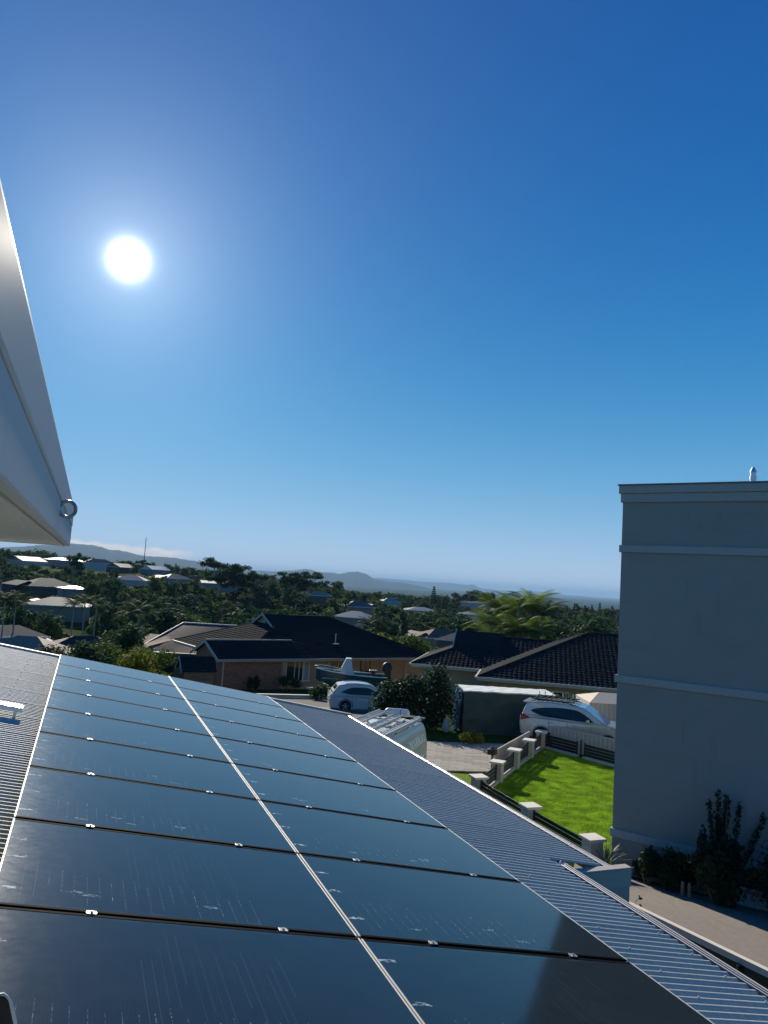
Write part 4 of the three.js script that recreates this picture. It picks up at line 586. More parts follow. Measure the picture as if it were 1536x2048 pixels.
for (const x of [0.5, 0.75, 1.1, 1.55, 2.0]) part('rack_upright', rbox(0.04, 0.2, 0.05, 0.01, x, 2.03, -0.62).rotateZ(0), M.alu, suv);
part('rear_spoiler', rbox(0.34, 0.06, 1.3, 0.02, 0.2, 1.74, 0), silverPaint, suv); part('snorkel', bar([3.3, 1.1, -0.86], [2.72, 1.74, -0.72], 0.035), M.black, suv);
{ // work van with ladder rack; frame: A = forward, right
  const t = thing('work_van', 'pale work van with loaded ladder rack and painted lettering', 'van', [0.22, -0.05, -24.55], Math.atan2(-0.356, 0.935));
  // local x = right, z = -forward; forward extends 2.3 ahead
  const pv = mat(0.45, 0.50, 0.46, 0.45, { clearcoat: 0.6 }), roofY = 1.78;
  const sh = new THREE.Shape(); sh.moveTo(-0.95, 0.35); sh.lineTo(-0.98, 1.0); sh.quadraticCurveTo(-0.94, 1.66, -0.80, 1.74); sh.quadraticCurveTo(0, 1.84, 0.80, 1.74); sh.quadraticCurveTo(0.94, 1.66, 0.98, 1.0); sh.lineTo(0.95, 0.35);
  part('body', new THREE.ExtrudeGeometry(sh, { depth: 4.3, bevelEnabled: true, bevelSize: 0.08, bevelThickness: 0.12, bevelSegments: 4, curveSegments: 16 }).translate(0, 0, -2.1), pv, t);
  const sign = canvasTex(1024, 512, (c, W, H) => { c.fillStyle = '#a9b5a9'; c.fillRect(0, 0, W, H); c.fillStyle = '#eef2ea'; c.font = 'bold 170px serif'; c.save(); c.translate(200, 200); c.rotate(-0.05); c.fillText('MARKAT', 0, 0); c.restore(); c.fillStyle = '#2a3a78'; c.font = 'bold italic 210px sans-serif'; c.fillText('nu', 440, 440); c.lineWidth = 34; c.strokeStyle = '#d8a8a8'; c.beginPath(); c.arc(830, 330, 90, 3.4, 5.6); c.stroke(); c.strokeStyle = '#f4f6f4'; c.beginPath(); c.arc(830, 340, 70, 0.4, 3.2); c.stroke(); c.strokeStyle = '#2f4486'; c.beginPath(); c.arc(830, 360, 100, 0.2, 2.6); c.stroke(); });
  const sg = new THREE.PlaneGeometry(2.2, 1.1, 2, 10); sg.rotateY(Math.PI / 2); { const p = sg.attributes.position; for (let i = 0; i < p.count; i++) { const y = p.getY(i) + 1.08; p.setY(i, y); p.setX(i, 0.98 + 0.105 - (y > 1.05 ? 0.16 * Math.pow((y - 1.05) / 0.62, 2) : 0.0)); } sg.computeVertexNormals(); } sg.translate(0, 0, -0.98);
  part('sign_panel', sg, new THREE.MeshPhysicalMaterial({ map: sign, roughness: 0.5 }), t, 'pale painted lettering with a pink and blue swirl');
  for (const z of [-1.4, 1.5]) for (const s of [-1, 1]) part('wheel', cyl(0.34, 0.34, 0.24, 24).rotateZ(Math.PI / 2).translate(s * 0.86, 0.34, z), M.rubber, t);
  part('windscreen', rbox(1.6, 0.6, 0.06, 0.02, 0, 1.35, -2.28), M.glassDark, t); part('rear_door_glass', rbox(1.4, 0.5, 0.05, 0.02, 0, 1.35, 2.33), M.glassDark, t);
  const Y = 2.02, x0 = -0.72, x1 = 0.76, zf = -2.05, zb = 2.0;
  for (const x of [x0, x1]) part('rack_rail', bar([x, Y, zb], [x, Y, zf], 0.022), M.alu, t);
  for (const z of [zf, -0.9, 0.3, 1.5]) { part('rack_crossbar', rbox(x1 - x0 + 0.3, 0.05, 0.05, 0.01, (x0 + x1) / 2 + 0.06, Y - 0.03, z), M.silver, t); for (const x of [x0, x1]) part('rack_foot', box(0.05, 0.3, 0.06, x * 0.97, Y - 0.16, z), M.black, t); }
}
function onVan(x, y, z) { const a = Math.atan2(-0.356, 0.935); return [0.22 + x * Math.cos(a) + z * Math.sin(a), y - 0.05, -24.55 - x * Math.sin(a) + z * Math.cos(a)]; }
const vanTurn = Math.atan2(-0.356, 0.935);
function ladder(label, x, y, z0, z1, w) { const t = thing('ladder', label, 'ladder', onVan(x, y, 0), vanTurn); for (const s of [-1, 1]) part('stile', rbox(0.03, 0.075, z1 - z0, 0.008, s * w / 2, 0, (z0 + z1) / 2), M.alu, t); for (let z = z0 + 0.15; z < z1; z += 0.28) part('rung', rbox(w, 0.03, 0.035, 0.006, 0, 0, z), M.alu, t); }
ladder('narrow aluminium ladder in the middle of the van rack', 0.22, 2.09, -1.95, 1.6, 0.30);
ladder('aluminium ladder along the left side of the van rack', -0.50, 2.09, -2.0, 1.7, 0.34);
{ const t = thing('pipe_tube', 'grey capped pipe tube on the near edge of the van rack', 'tube', onVan(0.93, 2.02, 0), vanTurn); part('tube', bar([0, 0, 1.8], [0, 0, -1.5], 0.055, 14), mat(0.42, 0.46, 0.43, 0.5), t); part('end_cap', cyl(0.066, 0.066, 0.1, 16).rotateX(Math.PI / 2).translate(0, 0, -1.5), mat(0.6, 0.62, 0.6, 0.4), t); }
{ const t = thing('wrapped_roll', 'fat pale wrapped roll lying across the van rack', 'roll', onVan(0.05, 2.12, -1.75), vanTurn + 0.25); const g = new THREE.CapsuleGeometry(0.13, 0.62, 8, 20).rotateZ(Math.PI / 2); const p = g.attributes.position; for (let i = 0; i < p.count; i++) { const k = 1 + 0.06 * n3(p.getX(i) * 9, p.getY(i) * 9, p.getZ(i) * 9); p.setXYZ(i, p.getX(i), p.getY(i) * k, p.getZ(i) * k); } g.computeVertexNormals(); part('roll', g, mat(0.62, 0.66, 0.66, 0.35), t); part('strap', new THREE.TorusGeometry(0.135, 0.012, 6, 24).rotateY(Math.PI / 2).translate(0.12, 0, 0), M.black, t); }
for (const [x, z, w] of [[0.55, 0.1, 'nearer'], [0.56, -0.75, 'farther']]) { const t = thing('solar_rail_bundle', `${w} bundle of bright aluminium rail offcuts on the van rack`, 'rails', onVan(x, 2.05, z), vanTurn + 0.12); for (let k = 0; k < 3; k++) part('rail', rbox(0.045, 0.04, 0.6, 0.005, (k - 1) * 0.055, 0.01 * k, (k - 1) * 0.04), M.silver, t); part('tie', rbox(0.19, 0.055, 0.02, 0.004, 0, 0.01, 0.05), M.black, t); }
{ // boat on trailer
  const t = thing('fishing_boat', 'teal centre-console fishing boat parked before the tan house, bow left', 'boat', [-1.6, gh(-1.6, -54.5) + 0.62, -54.6], 0.03);
  const N = 26, K = 8, P = [], I = []; // hull stations, x from bow -2.6 to stern 2.6
  for (let i = 0; i <= N; i++) { const u = i / N, x = -2.55 + 5.1 * u, w = 1.02 * Math.pow(Math.min(1, u * 2.1 + 0.0), 0.55) * (u > 0.9 ? 0.97 : 1), sheer = 1.02 + 0.30 * Math.pow(1 - u, 2.2), keel = 0.02 + 0.55 * Math.pow(Math.max(0, 1 - u * 3.2), 2); for (let j = -K; j <= K; j++) { const v = j / K, av = Math.abs(v), y = av < 0.45 ? keel + (0.28) * (av / 0.45) * Math.min(1, u * 3 + .2) : keel + 0.28 * Math.min(1, u * 3 + .2) + (sheer - keel - 0.28 * Math.min(1, u * 3 + .2)) * (av - 0.45) / 0.55; P.push(x, y, Math.sign(v) * w * (av < 0.45 ? av / 0.45 * 0.82 : 0.82 + 0.18 * (av - 0.45) / 0.55)); } }
  for (let i = 0; i < N; i++) for (let j = 0; j < 2 * K; j++) { const a = i * (2 * K + 1) + j, b = a + 2 * K + 1; I.push(a, a + 1, b + 1, a, b + 1, b); }
  const hg = new THREE.BufferGeometry(); hg.setAttribute('position', new THREE.Float32BufferAttribute(P, 3)); hg.setIndex(I); hg.computeVertexNormals();
  part('hull', hg, mat(0.015, 0.07, 0.07, 0.25, { side: THREE.DoubleSide }), t); part('transom', box(0.05, 0.95, 1.9, 2.55, 0.55, 0), mat(0.015, 0.07, 0.07, 0.3), t);
  const gun = (s) => new THREE.TubeGeometry(new THREE.CatmullRomCurve3(Array.from({ length: 14 }, (_, k) => { const u = k / 13, x = -2.55 + 5.1 * u; return new THREE.Vector3(x, 1.03 + 0.30 * Math.pow(1 - u, 2.2), s * 1.02 * Math.pow(Math.min(1, u * 2.1 + 0.001), 0.55)); })), 40, 0.035, 6); for (const s of [-1, 1]) part('gunwale', gun(s), M.white, t);
  part('deck', box(4.6, 0.04, 1.5, 0.2, 0.72, 0), mat(0.4, 0.42, 0.42, 0.7), t);
  for (const s of [-1, 1]) part('bow_rail', new THREE.TubeGeometry(new THREE.CatmullRomCurve3([[-2.7, 1.5, 0], [-2.3, 1.52, 0.42 * s], [-1.6, 1.42, 0.8 * s], [-0.6, 1.2, 1.0 * s]].map((p) => new THREE.Vector3(...p))), 24, 0.018, 6), M.chrome, t);
  part('console', (() => { const s = new THREE.Shape([[-0.72, 0.7], [-0.74, 1.45], [-0.42, 2.12], [-0.1, 2.12], [0.0, 1.5], [0.22, 0.7]].map((p) => new THREE.Vector2(...p))); return new THREE.ExtrudeGeometry(s, { depth: 0.8, bevelEnabled: true, bevelSize: 0.03, bevelThickness: 0.03, bevelSegments: 2 }).translate(0, 0, -0.4); })(), mat(0.42, 0.52, 0.58, 0.4), t, 'console under a pale blue cover');
  part('console_piping', merge([bar([-0.74, 1.45, 0.45], [-0.42, 2.13, 0.45], 0.025), bar([-0.42, 2.13, 0.45], [-0.1, 2.13, 0.45], 0.025), bar([-0.42, 2.13, -0.45], [-0.42, 2.13, 0.45], 0.025)]), M.white, t);
  part('outboard', merge([new THREE.SphereGeometry(0.36, 20, 14).scale(1.05, 1.15, 0.8).translate(2.55, 1.62, 0), rbox(0.5, 0.6, 0.5, 0.1, 2.6, 1.25, 0), rbox(0.22, 1.0, 0.16, 0.05, 2.75, 0.6, 0)]), M.black, t, 'black outboard motor'); part('seat', merge([rbox(0.6, 0.16, 0.7, 0.04, 1.55, 1.32, 0), rbox(0.3, 0.5, 0.5, 0.03, 1.55, 1.0, 0)]), M.black, t); part('rod_holder', bar([1.95, 1.0, 0.6], [1.95, 2.1, 0.6], 0.02), M.black, t);
  const tr = thing('boat_trailer', 'galvanised trailer under the teal boat', 'trailer', [-1.6, gh(-1.6, -54.5), -54.6], 0.03);
  part('frame', merge([beam([-3.2, 0.5, 0], [-1.4, 0.5, 0.5], 0.08, 0.1), beam([-3.2, 0.5, 0], [-1.4, 0.5, -0.5], 0.08, 0.1), box(3.9, 0.1, 0.08, 0.5, 0.5, 0.5), box(3.9, 0.1, 0.08, 0.5, 0.5, -0.5), box(0.08, 0.1, 1.7, 1.0, 0.42, 0)]), M.alu, tr); for (const s of [-1, 1]) part('wheel', cyl(0.31, 0.31, 0.18, 20).rotateX(Math.PI / 2).translate(1.0, 0.31, s * 0.92), M.rubber, tr);
}
{ const t = thing('radio_mast', 'thin dark mast standing above the hillside roofs', 'mast', [-172, gh(-172, -543), -543]); part('shaft', cyl(0.18, 0.35, 26, 8, 0, 13, 0), mat(0.1, 0.09, 0.085, 0.8), t); part('crossarm', box(2.2, 0.18, 0.18, 0, 24, 0), mat(0.1, 0.09, 0.085, 0.8), t); }
// ------------------------------------------------------------------ vegetation
const leafM = [[0.040, 0.088, 0.026], [0.030, 0.074, 0.030], [0.070, 0.118, 0.024], [0.042, 0.082, 0.042], [0.18, 0.20, 0.02], [0.022, 0.052, 0.026], [0.13, 0.22, 0.025]].map((c) => new THREE.MeshPhysicalMaterial({ color: lin(...c), vertexColors: true, roughness: 0.9, transmission: 0.45, thickness: 0, ior: 1.1 }));
const barkM = [mat(0.16, 0.12, 0.09, 0.95), mat(0.30, 0.27, 0.23, 0.95)];
// leaf-sized faces spread through lobes; lobes = [x, y, z, rx, ry, rz]
function leafCloud(lobes, n, size, seed, o = {}) {
  const r = rng32(seed), P = [], N = [], C = [], vol = lobes.map((b) => Math.pow(b[3] * b[4] * b[5], 0.67)), tot = vol.reduce((a, b) => a + b); const v = new THREE.Vector3(), t1 = new THREE.Vector3(), t2 = new THREE.Vector3(), nn = new THREE.Vector3();
  for (let i = 0; i < n; i++) {
    let k = 0, q = r() * tot; while (q > vol[k] && k < lobes.length - 1) q -= vol[k++]; const b = lobes[k];
    do v.set(r() * 2 - 1, r() * 2 - 1, r() * 2 - 1); while (v.lengthSq() > 1 || v.lengthSq() < 0.02);
    const rad = Math.pow(r(), o.fill || 0.45), d = v.normalize().clone(), lump = 1 + 0.28 * n3(d.x * 2.2 + seed, d.y * 2.2, d.z * 2.2);
    const x = b[0] + d.x * b[3] * rad * lump, y = b[1] + d.y * b[4] * rad * lump, z = b[2] + d.z * b[5] * rad * lump;
    nn.set(d.x + (r() - .5) * 1.6, d.y + (r() - .3) * 1.4, d.z + (r() - .5) * 1.6).normalize(); t1.set(r() - .5, r() - .5, r() - .5).cross(nn).normalize(); t2.crossVectors(nn, t1);
    const s = size * (0.55 + 0.9 * r()), a = s * (o.slim || 0.6), c = 0.65 + 0.7 * r(), yel = r() < 0.12 ? 1.35 : 1;
    const p = (u, w) => [x + t1.x * u + t2.x * w, y + t1.y * u + t2.y * w, z + t1.z * u + t2.z * w];
    const A = p(-s, 0), B = p(0, -a), D = p(s, 0), E = p(0, a); P.push(...A, ...B, ...D, ...A, ...D, ...E);
    for (let m = 0; m < 6; m++) { N.push(nn.x, nn.y, nn.z); C.push(c * yel, c, c * 0.9); }
  }
  const g = new THREE.BufferGeometry(); g.setAttribute('position', new THREE.Float32BufferAttribute(P, 3)); g.setAttribute('normal', new THREE.Float32BufferAttribute(N, 3)); g.setAttribute('color', new THREE.Float32BufferAttribute(C, 3)); g.setAttribute('uv', new THREE.Float32BufferAttribute(new Float32Array(P.length / 3 * 2), 2)); return g;
}
function limb(a, b, r0, r1, bend, r) { const A = new THREE.Vector3(...a), B = new THREE.Vector3(...b), m = A.clone().lerp(B, 0.5).add(new THREE.Vector3((r() - .5) * bend, bend * 0.3, (r() - .5) * bend)); const c = new THREE.CatmullRomCurve3([A, m, B]), g = new THREE.TubeGeometry(c, 6, 1, 6); const p = g.attributes.position, u = g.attributes.uv, ctr = new THREE.Vector3(); for (let i = 0; i < p.count; i++) { const t = u.getX(i); c.getPointAt(Math.min(1, t), ctr); const k = r0 + (r1 - r0) * t; p.setXYZ(i, ctr.x + (p.getX(i) - ctr.x) * k, ctr.y + (p.getY(i) - ctr.y) * k, ctr.z + (p.getZ(i) - ctr.z) * k); } g.computeVertexNormals(); return g; }
function treeProto(kind, seed, n, size) { // 10 m tall, base at 0
  const r = rng32(seed), lobes = [], wood = []; let fork;
  if (kind === 'broad') { fork = [rr(-.3, .3, r), 2.6, rr(-.3, .3, r)]; wood.push(limb([0, -0.6, 0], fork, 0.34, 0.24, 0.4, r)); for (let k = 0; k < 16; k++) { const a = k * 2.4 + r(), q = rr(0.4, 3.0, r), y = rr(2.6, 8.4, r) - q * 0.3; lobes.push([Math.cos(a) * q, y, Math.sin(a) * q, rr(1.2, 2.0, r), rr(1.0, 1.7, r), rr(1.2, 2.0, r)]); } }
  if (kind === 'gum') { fork = [rr(-.5, .5, r), 3.6, rr(-.5, .5, r)]; wood.push(limb([0, -0.6, 0], fork, 0.3, 0.2, 0.6, r)); for (let k = 0; k < 20; k++) { const a = k * 2.4 + r(), q = rr(0.3, 3.6, r), y = rr(4.4, 9.3, r) - q * 0.25; lobes.push([Math.cos(a) * q, y, Math.sin(a) * q, rr(0.9, 1.7, r), rr(0.55, 0.95, r), rr(0.9, 1.7, r)]); } }
  if (kind === 'slim') { fork = [0, 1.6, 0]; wood.push(limb([0, -0.6, 0], fork, 0.25, 0.2, 0.1, r)); for (let k = 0; k < 9; k++) lobes.push([rr(-.6, .6, r), 1.8 + k * 0.9, rr(-.6, .6, r), 1.5 - k * 0.09, 1.0, 1.5 - k * 0.09]); }
  if (kind === 'pine') { fork = [0, 9.6, 0]; wood.push(limb([0, -0.6, 0], fork, 0.25, 0.04, 0.05, r)); for (let j = 0; j < 9; j++) for (let k = 0; k < 5; k++) { const a = k * 1.257 + j, q = 2.1 * (1 - j / 9.5); lobes.push([Math.cos(a) * q * 0.7, 1.6 + j * 0.92, Math.sin(a) * q * 0.7, 0.3 + q * 0.42, 0.2, 0.3 + q * 0.42]); } }
  if (kind !== 'pine') for (const b of lobes) wood.push(limb(fork, [b[0], b[1] - b[4] * 0.2, b[2]], 0.15, 0.03, 0.8, r));
  return { crown: leafCloud(lobes, n, size, seed + 1, { fill: kind === 'gum' ? 0.6 : 0.42 }), trunk: merge(wood) };
}
function addTree(proto, name, label, x, z, h, wid, m, bark, group, turn = rnd() * 6.28, y = gh(x, z)) { const t = thing(name, label, 'tree', [x, y, z], turn, group); t.scale.set(wid, h / 10, wid); part('trunk', proto.trunk, barkM[bark], t); part('crown', proto.crown, leafM[m], t); return t; }
const farB = [0, 1, 2, 3].map((i) => treeProto('broad', 300 + i, 1700, 0.34)), farG = [0, 1].map((i) => treeProto('gum', 320 + i, 1500, 0.3)), farP = treeProto('pine', 330, 700, 0.4), farS = treeProto('slim', 331, 700, 0.4);
const nearB = [0, 1].map((i) => treeProto('broad', 340 + i, 5200, 0.20)), nearG = [0, 1].map((i) => treeProto('gum', 350 + i, 4200, 0.22));
// palm: trunk and arching fronds with leaflets
function palmProto(seed, nf, len) {
  const r = rng32(seed), P = [], C = [];
  for (let k = 0; k < nf; k++) {
    const a = k * 2.4 + r() * .5, up = 0.25 + 1.0 * (k / nf), L = len * rr(0.8, 1.1, r), c = rr(0.7, 1.3, r); let prev = null;
    for (let i = 0; i <= 16; i++) { const u = i / 16, d = L * u * Math.cos(up * (1 - u * 0.4)) , y = L * (Math.sin(up) * u - (0.75 - up * 0.25) * u * u); const pt = [Math.cos(a) * d, y, Math.sin(a) * d]; if (prev) for (const s of [-1, 1]) for (const j of [0, 1]) { const w = 0.62 * len / 2.6 * Math.sin(Math.PI * Math.min(1, 0.12 + u * 0.86)) * rr(0.85, 1.1, r), f = j / 2; const b = pt.map((q, m) => prev[m] + (q - prev[m]) * f), px = -Math.sin(a) * s * w + Math.cos(a) * w * 0.5, pz = Math.cos(a) * s * w + Math.sin(a) * w * 0.5, ex = (pt[0] - prev[0]) * 0.34, ey = (pt[1] - prev[1]) * 0.34, ez = (pt[2] - prev[2]) * 0.34; P.push(b, [b[0] + ex, b[1] + ey, b[2] + ez], [b[0] + px, b[1] - w * 0.35, b[2] + pz]); for (let m = 0; m < 3; m++) C.push(c * 1.15, c, c * 0.8); } prev = pt; }
  }
  const crown = tris(P); crown.setAttribute('color', new THREE.Float32BufferAttribute(C, 3)); return crown;
}
const palmA = palmProto(401, 20, 3.0), palmB = palmProto(402, 17, 2.7);
function palm(name, label, x, z, topY, s, m, group) { const g = gh(x, z), t = thing(name, label, 'palm tree', [x, g, z], rnd() * 6.28, group), h = topY - g; part('trunk', limb([0, -0.4, 0], [0, h, 0], 0.13, 0.09, 0.15, rng32(Math.round(x * 10) + 999)), barkM[1], t); const c = part('crown', rnd() < 0.5 ? palmA : palmB, leafM[m], t); c.position.y = h; c.scale.setScalar(s); return t; }
const AZ = (az, D) => [Math.sin(az * D2R) * D, -Math.cos(az * D2R) * D];
// --- flowering shrub beside the hatchback
{
  const t = thing('flowering_shrub', 'large dark flowering shrub with pink and white blooms by the van', 'shrub', [2.1, gh(2.1, -36.9) - 0.05, -36.9]);
  const lobes = [[-1.5, 1.0, 0.2, 0.75, 1.0, 0.8], [-1.2, 1.7, 0, 0.7, 0.6, 0.7], [-0.4, 1.3, 0.3, 0.9, 1.2, 0.9], [-0.2, 2.1, 0, 0.8, 0.5, 0.7], [0.7, 1.6, 0, 0.9, 1.4, 0.9], [1.1, 2.5, -0.1, 0.6, 0.65, 0.6], [1.3, 1.3, 0.1, 0.7, 1.2, 0.8], [0.6, 0.6, 0.5, 0.9, 0.6, 0.6], [-0.9, 0.5, 0.5, 0.8, 0.5, 0.6]];
  const wood = []; const r = rng32(500); for (const b of lobes) wood.push(limb([rr(-.3, .3, r), -0.1, rr(-.2, .2, r)], [b[0], b[1], b[2]], 0.07, 0.015, 0.5, r)); part('stems', merge(wood), barkM[0], t);
  part('foliage', leafCloud(lobes, 7500, 0.085, 501, { fill: 0.38 }), leafM[5], t);
  const fl = leafCloud(lobes, 330, 0.05, 502, { fill: 0.12, slim: 0.9 }); fl.deleteAttribute('color'); part('flowers', fl, mat(0.72, 0.55, 0.52, 0.7), t).userData.kind = 'stuff';
}
function shrub(name, label, x, z, w, h, m, n, size, seed, o = {}) {
  const t = thing(name, label, o.cat || 'shrub', [x, o.y ?? gh(x, z), z], 0, o.group), r = rng32(seed), lobes = []; const k0 = o.lobes || 6;
  for (let k = 0; k < k0; k++) lobes.push([rr(-.3, .3, r) * w, h * rr(0.3, 0.68, r), rr(-.3, .3, r) * (o.d || w), w * rr(0.2, 0.3, r), h * rr(0.24, 0.34, r), (o.d || w) * rr(0.2, 0.3, r)]);
  const wood = lobes.map((b) => limb([b[0] * .3, -0.1, b[2] * .3], [b[0], b[1], b[2]], 0.03 * h, 0.008, 0.2 * h, r)); part('stems', merge(wood), barkM[0], t); part('foliage', leafCloud(lobes, n, size, seed + 1, { slim: o.slim }), leafM[m], t); return t;
}
// clipped hedge behind the silver car
{ const t = thing('hedge', 'sunny yellow-green hedge behind the silver four-wheel drive', 'hedge', [10.4, gh(10.4, -39), -39.2], 0.25); const lobes = []; for (let k = 0; k < 14; k++) lobes.push([-1.9 + k * 0.3, 0.8 + (k % 2) * 0.5, 0, 0.4, 0.85, 0.4]); part('foliage', leafCloud(lobes, 4200, 0.075, 520), leafM[4], t); part('stems', merge(lobes.filter((_, i) => i % 2).map((b) => bar([b[0], -0.2, 0], [b[0], 1.2, 0], 0.03))), barkM[0], t); }
shrub('garden_shrub', 'small yellow-topped shrub in the shaded garden behind the paved drive', 4.35, -32.6, 1.3, 0.55, 4, 900, 0.05, 530);
shrub('garden_shrub', 'rounded dark shrub under the big window of the brick house', -6.3, -57.6, 1.7, 1.3, 1, 1200, 0.07, 531);
shrub('garden_shrub', 'dark shrub against the brick part of the brick house', -8.8, -56.2, 1.1, 1.2, 5, 900, 0.07, 532);
shrub('garden_shrub', 'loose shrub standing before the low cream wall', -3.6, -51.0, 1.9, 1.2, 1, 1200, 0.07, 533);
shrub('garden_shrub', 'tiny dark shrub poking above the near gutter', 4.0, -11.5, 0.5, 1.05, 5, 700, 0.03, 534);
// planting along the shaded wall
{
  const at = (u, off) => [cornerB.x + tV.x * u - bV.x * off, cornerB.z + tV.z * u - bV.z * off];
  const put = (u, off, w, h, label, seed, slim, m = 5, lobes = 7) => { const [x, z] = at(u, off); return shrub('wall_shrub', label, x, z, w, h, m, 2600, 0.055, seed, { slim, lobes, group: 'shrubs along the shaded wall' }); };
  put(0.95, 0.45, 0.75, 0.85, 'low dark shrub nearest the corner of the shaded wall', 541); put(1.7, 0.55, 1.0, 1.1, 'dark shrub between the low shrub and the tall spiky one', 542, 0.3);
  put(2.55, 0.75, 1.3, 1.6, 'dense dark shrub below the tall spiky one', 543); put(3.6, 0.8, 1.6, 1.5, 'dark shrub behind the pale bowl planter', 544, 0.3); put(4.9, 0.8, 1.7, 1.5, 'dark shrub right of the bowl planter at the frame edge', 545);
  // tall spiky shrub: upright leafy stems
  const [x, z] = at(2.55, 0.6), t = thing('spiky_shrub', 'tall spiky shrub with upright leafy stems against the shaded wall', 'shrub', [x, gh(x, z), z]), r = rng32(560), st = [], lobes = [];
  for (let k = 0; k < 15; k++) { const a = r() * 6.28, q = r() * 0.75, h = rr(1.3, 2.45, r) - q * 0.6, tip = [Math.cos(a) * q * 1.25, h, Math.sin(a) * q * 0.8], b0 = [Math.cos(a) * q * 0.4, 0.4, Math.sin(a) * q * 0.3]; st.push(limb(b0, tip, 0.018, 0.006, 0.2, r)); for (let j = 0; j < 7; j++) { const u = 0.35 + j * 0.1; lobes.push([b0[0] + (tip[0] - b0[0]) * u, b0[1] + (tip[1] - b0[1]) * u, b0[2] + (tip[2] - b0[2]) * u, 0.075, 0.14, 0.075]); } }
  part('stems', merge(st), barkM[0], t); part('foliage', leafCloud(lobes, 4200, 0.05, 561, { slim: 0.28 }), leafM[5], t);
  const [x2, z2] = at(4.2, 0.6), t2 = thing('spiky_shrub', 'second spiky shrub at the right frame edge behind the bowl planter', 'shrub', [x2, gh(x2, z2), z2]); t2.scale.set(0.8, 0.85, 0.8); t2.rotation.y = 2; part('stems', t.children[0].geometry, barkM[0], t2); part('foliage', t.children[1].geometry, leafM[5], t2);
  for (let k = 0; k < 2; k++) { const [px, pz] = at(1.85 + k * 0.14, 0.95); const c = thing('tree_guard', k ? 'pale stake right of the other at the foot of the shaded shrubs' : 'pale stake left of the other at the foot of the shaded shrubs', 'stake', [px, gh(px, pz), pz]); part('stake', cyl(0.03, 0.04, 0.34, 10, 0, 0.15, 0), mat(0.26, 0.23, 0.13, 0.9), c); part('tie', cyl(0.043, 0.043, 0.03, 10, 0, 0.24, 0), mat(0.25, 0.2, 0.12, 0.9), c); }
  // bowl planter
  const b = thing('bowl_planter', 'pale stone bowl planter with scalloped rim on the driveway edge', 'planter', [8.55, gh(8.55, -16.9), -16.9]);
  const prof = [[0, 0], [0.34, 0], [0.40, 0.05], [0.42, 0.14], [0.30, 0.2], [0.20, 0.26], [0.30, 0.34], [0.52, 0.44], [0.56, 0.5], [0.50, 0.5], [0.3, 0.4], [0, 0.38]].map((p) => new THREE.Vector2(...p)); const bg = new THREE.LatheGeometry(prof, 40); { const p = bg.attributes.position; for (let i = 0; i < p.count; i++) { const a = Math.atan2(p.getZ(i), p.getX(i)), k = 1 + 0.05 * Math.sin(a * 8) * smooth(0.3, 0.5, p.getY(i)); p.setXYZ(i, p.getX(i) * k, p.getY(i), p.getZ(i) * k); } bg.computeVertexNormals(); }
  part('bowl', bg, mat(0.55, 0.55, 0.53, 0.9), b); part('soil', cyl(0.44, 0.4, 0.03, 24, 0, 0.43, 0), mat(0.03, 0.022, 0.015, 1), b);
  shrub('potted_plant', 'leafy plant growing in the pale bowl planter', 8.55, -16.9, 0.8, 0.6, 1, 1200, 0.04, 570, { y: gh(8.55, -16.9) + 0.42, cat: 'plant' });
}
{ // strap-leaved plant by the fence pillar
  const t = thing('flax_plant', 'silvery strap-leaved plant beside the fence pillar and tall building', 'plant', [5.72, gh(5.72, -18.2), -18.15]), r = rng32(580), P = [], C = [];
  for (let k = 0; k < 90; k++) { const a = r() * 6.28, L = rr(0.5, 1.0, r), lean = rr(0.1, 0.8, r), w = 0.018, c = rr(0.8, 1.8, r); let p0 = null; for (let i = 0; i <= 5; i++) { const u = i / 5, d = L * lean * u * u, y = L * u * (1 - 0.45 * lean * u), ww = w * (1 - u * 0.85), cx = Math.cos(a) * d, cz = Math.sin(a) * d, L0 = [cx - Math.sin(a) * ww, y, cz + Math.cos(a) * ww], R0 = [cx + Math.sin(a) * ww, y, cz - Math.cos(a) * ww]; if (p0) { P.push(p0[0], p0[1], R0, p0[0], R0, L0); for (let m = 0; m < 6; m++) C.push(c, c, c); } p0 = [L0, R0]; } }
  const g = tris(P); g.setAttribute('color', new THREE.Float32BufferAttribute(C, 3)); part('leaves', g, new THREE.MeshPhysicalMaterial({ color: lin(0.16, 0.19, 0.15), vertexColors: true, roughness: 0.6, side: THREE.DoubleSide }), t); part('base', cyl(0.1, 0.16, 0.16, 10, 0, 0.06, 0), barkM[0], t);
}
// --- palms behind the dark tiled house
[[8.6, 63, 3.7, 1.0], [9.6, 66, 4.6, 1.15], [10.6, 64, 5.0, 1.1], [11.5, 67, 5.2, 1.2], [12.4, 65, 4.6, 1.0], [9.1, 60, 2.6, 0.95], [8.9, 68, 5.0, 1.2], [10.1, 61, 3.2, 1.1], [11.0, 60, 3.4, 1.15], [11.9, 61, 3.2, 1.1]].forEach(([az, D, y, s], i) => palm('garden_palm', ['yellow-green palm at the left end of the palm clump', 'palm second from the left in the palm clump', 'palm in the middle of the clump behind the dark roof', 'tall palm right of the clump middle', 'rightmost palm of the clump above the roof apex', 'low palm at the foot of the clump, left side', 'palm rising at the back left of the clump', 'low palm in front of the clump, left of its middle', 'low palm in front of the clump middle', 'low palm in front of the clump, right of its middle'][i], ...AZ(az, D), y, s, i % 3 === 1 ? 2 : 6, 'palms behind the dark tiled house'));
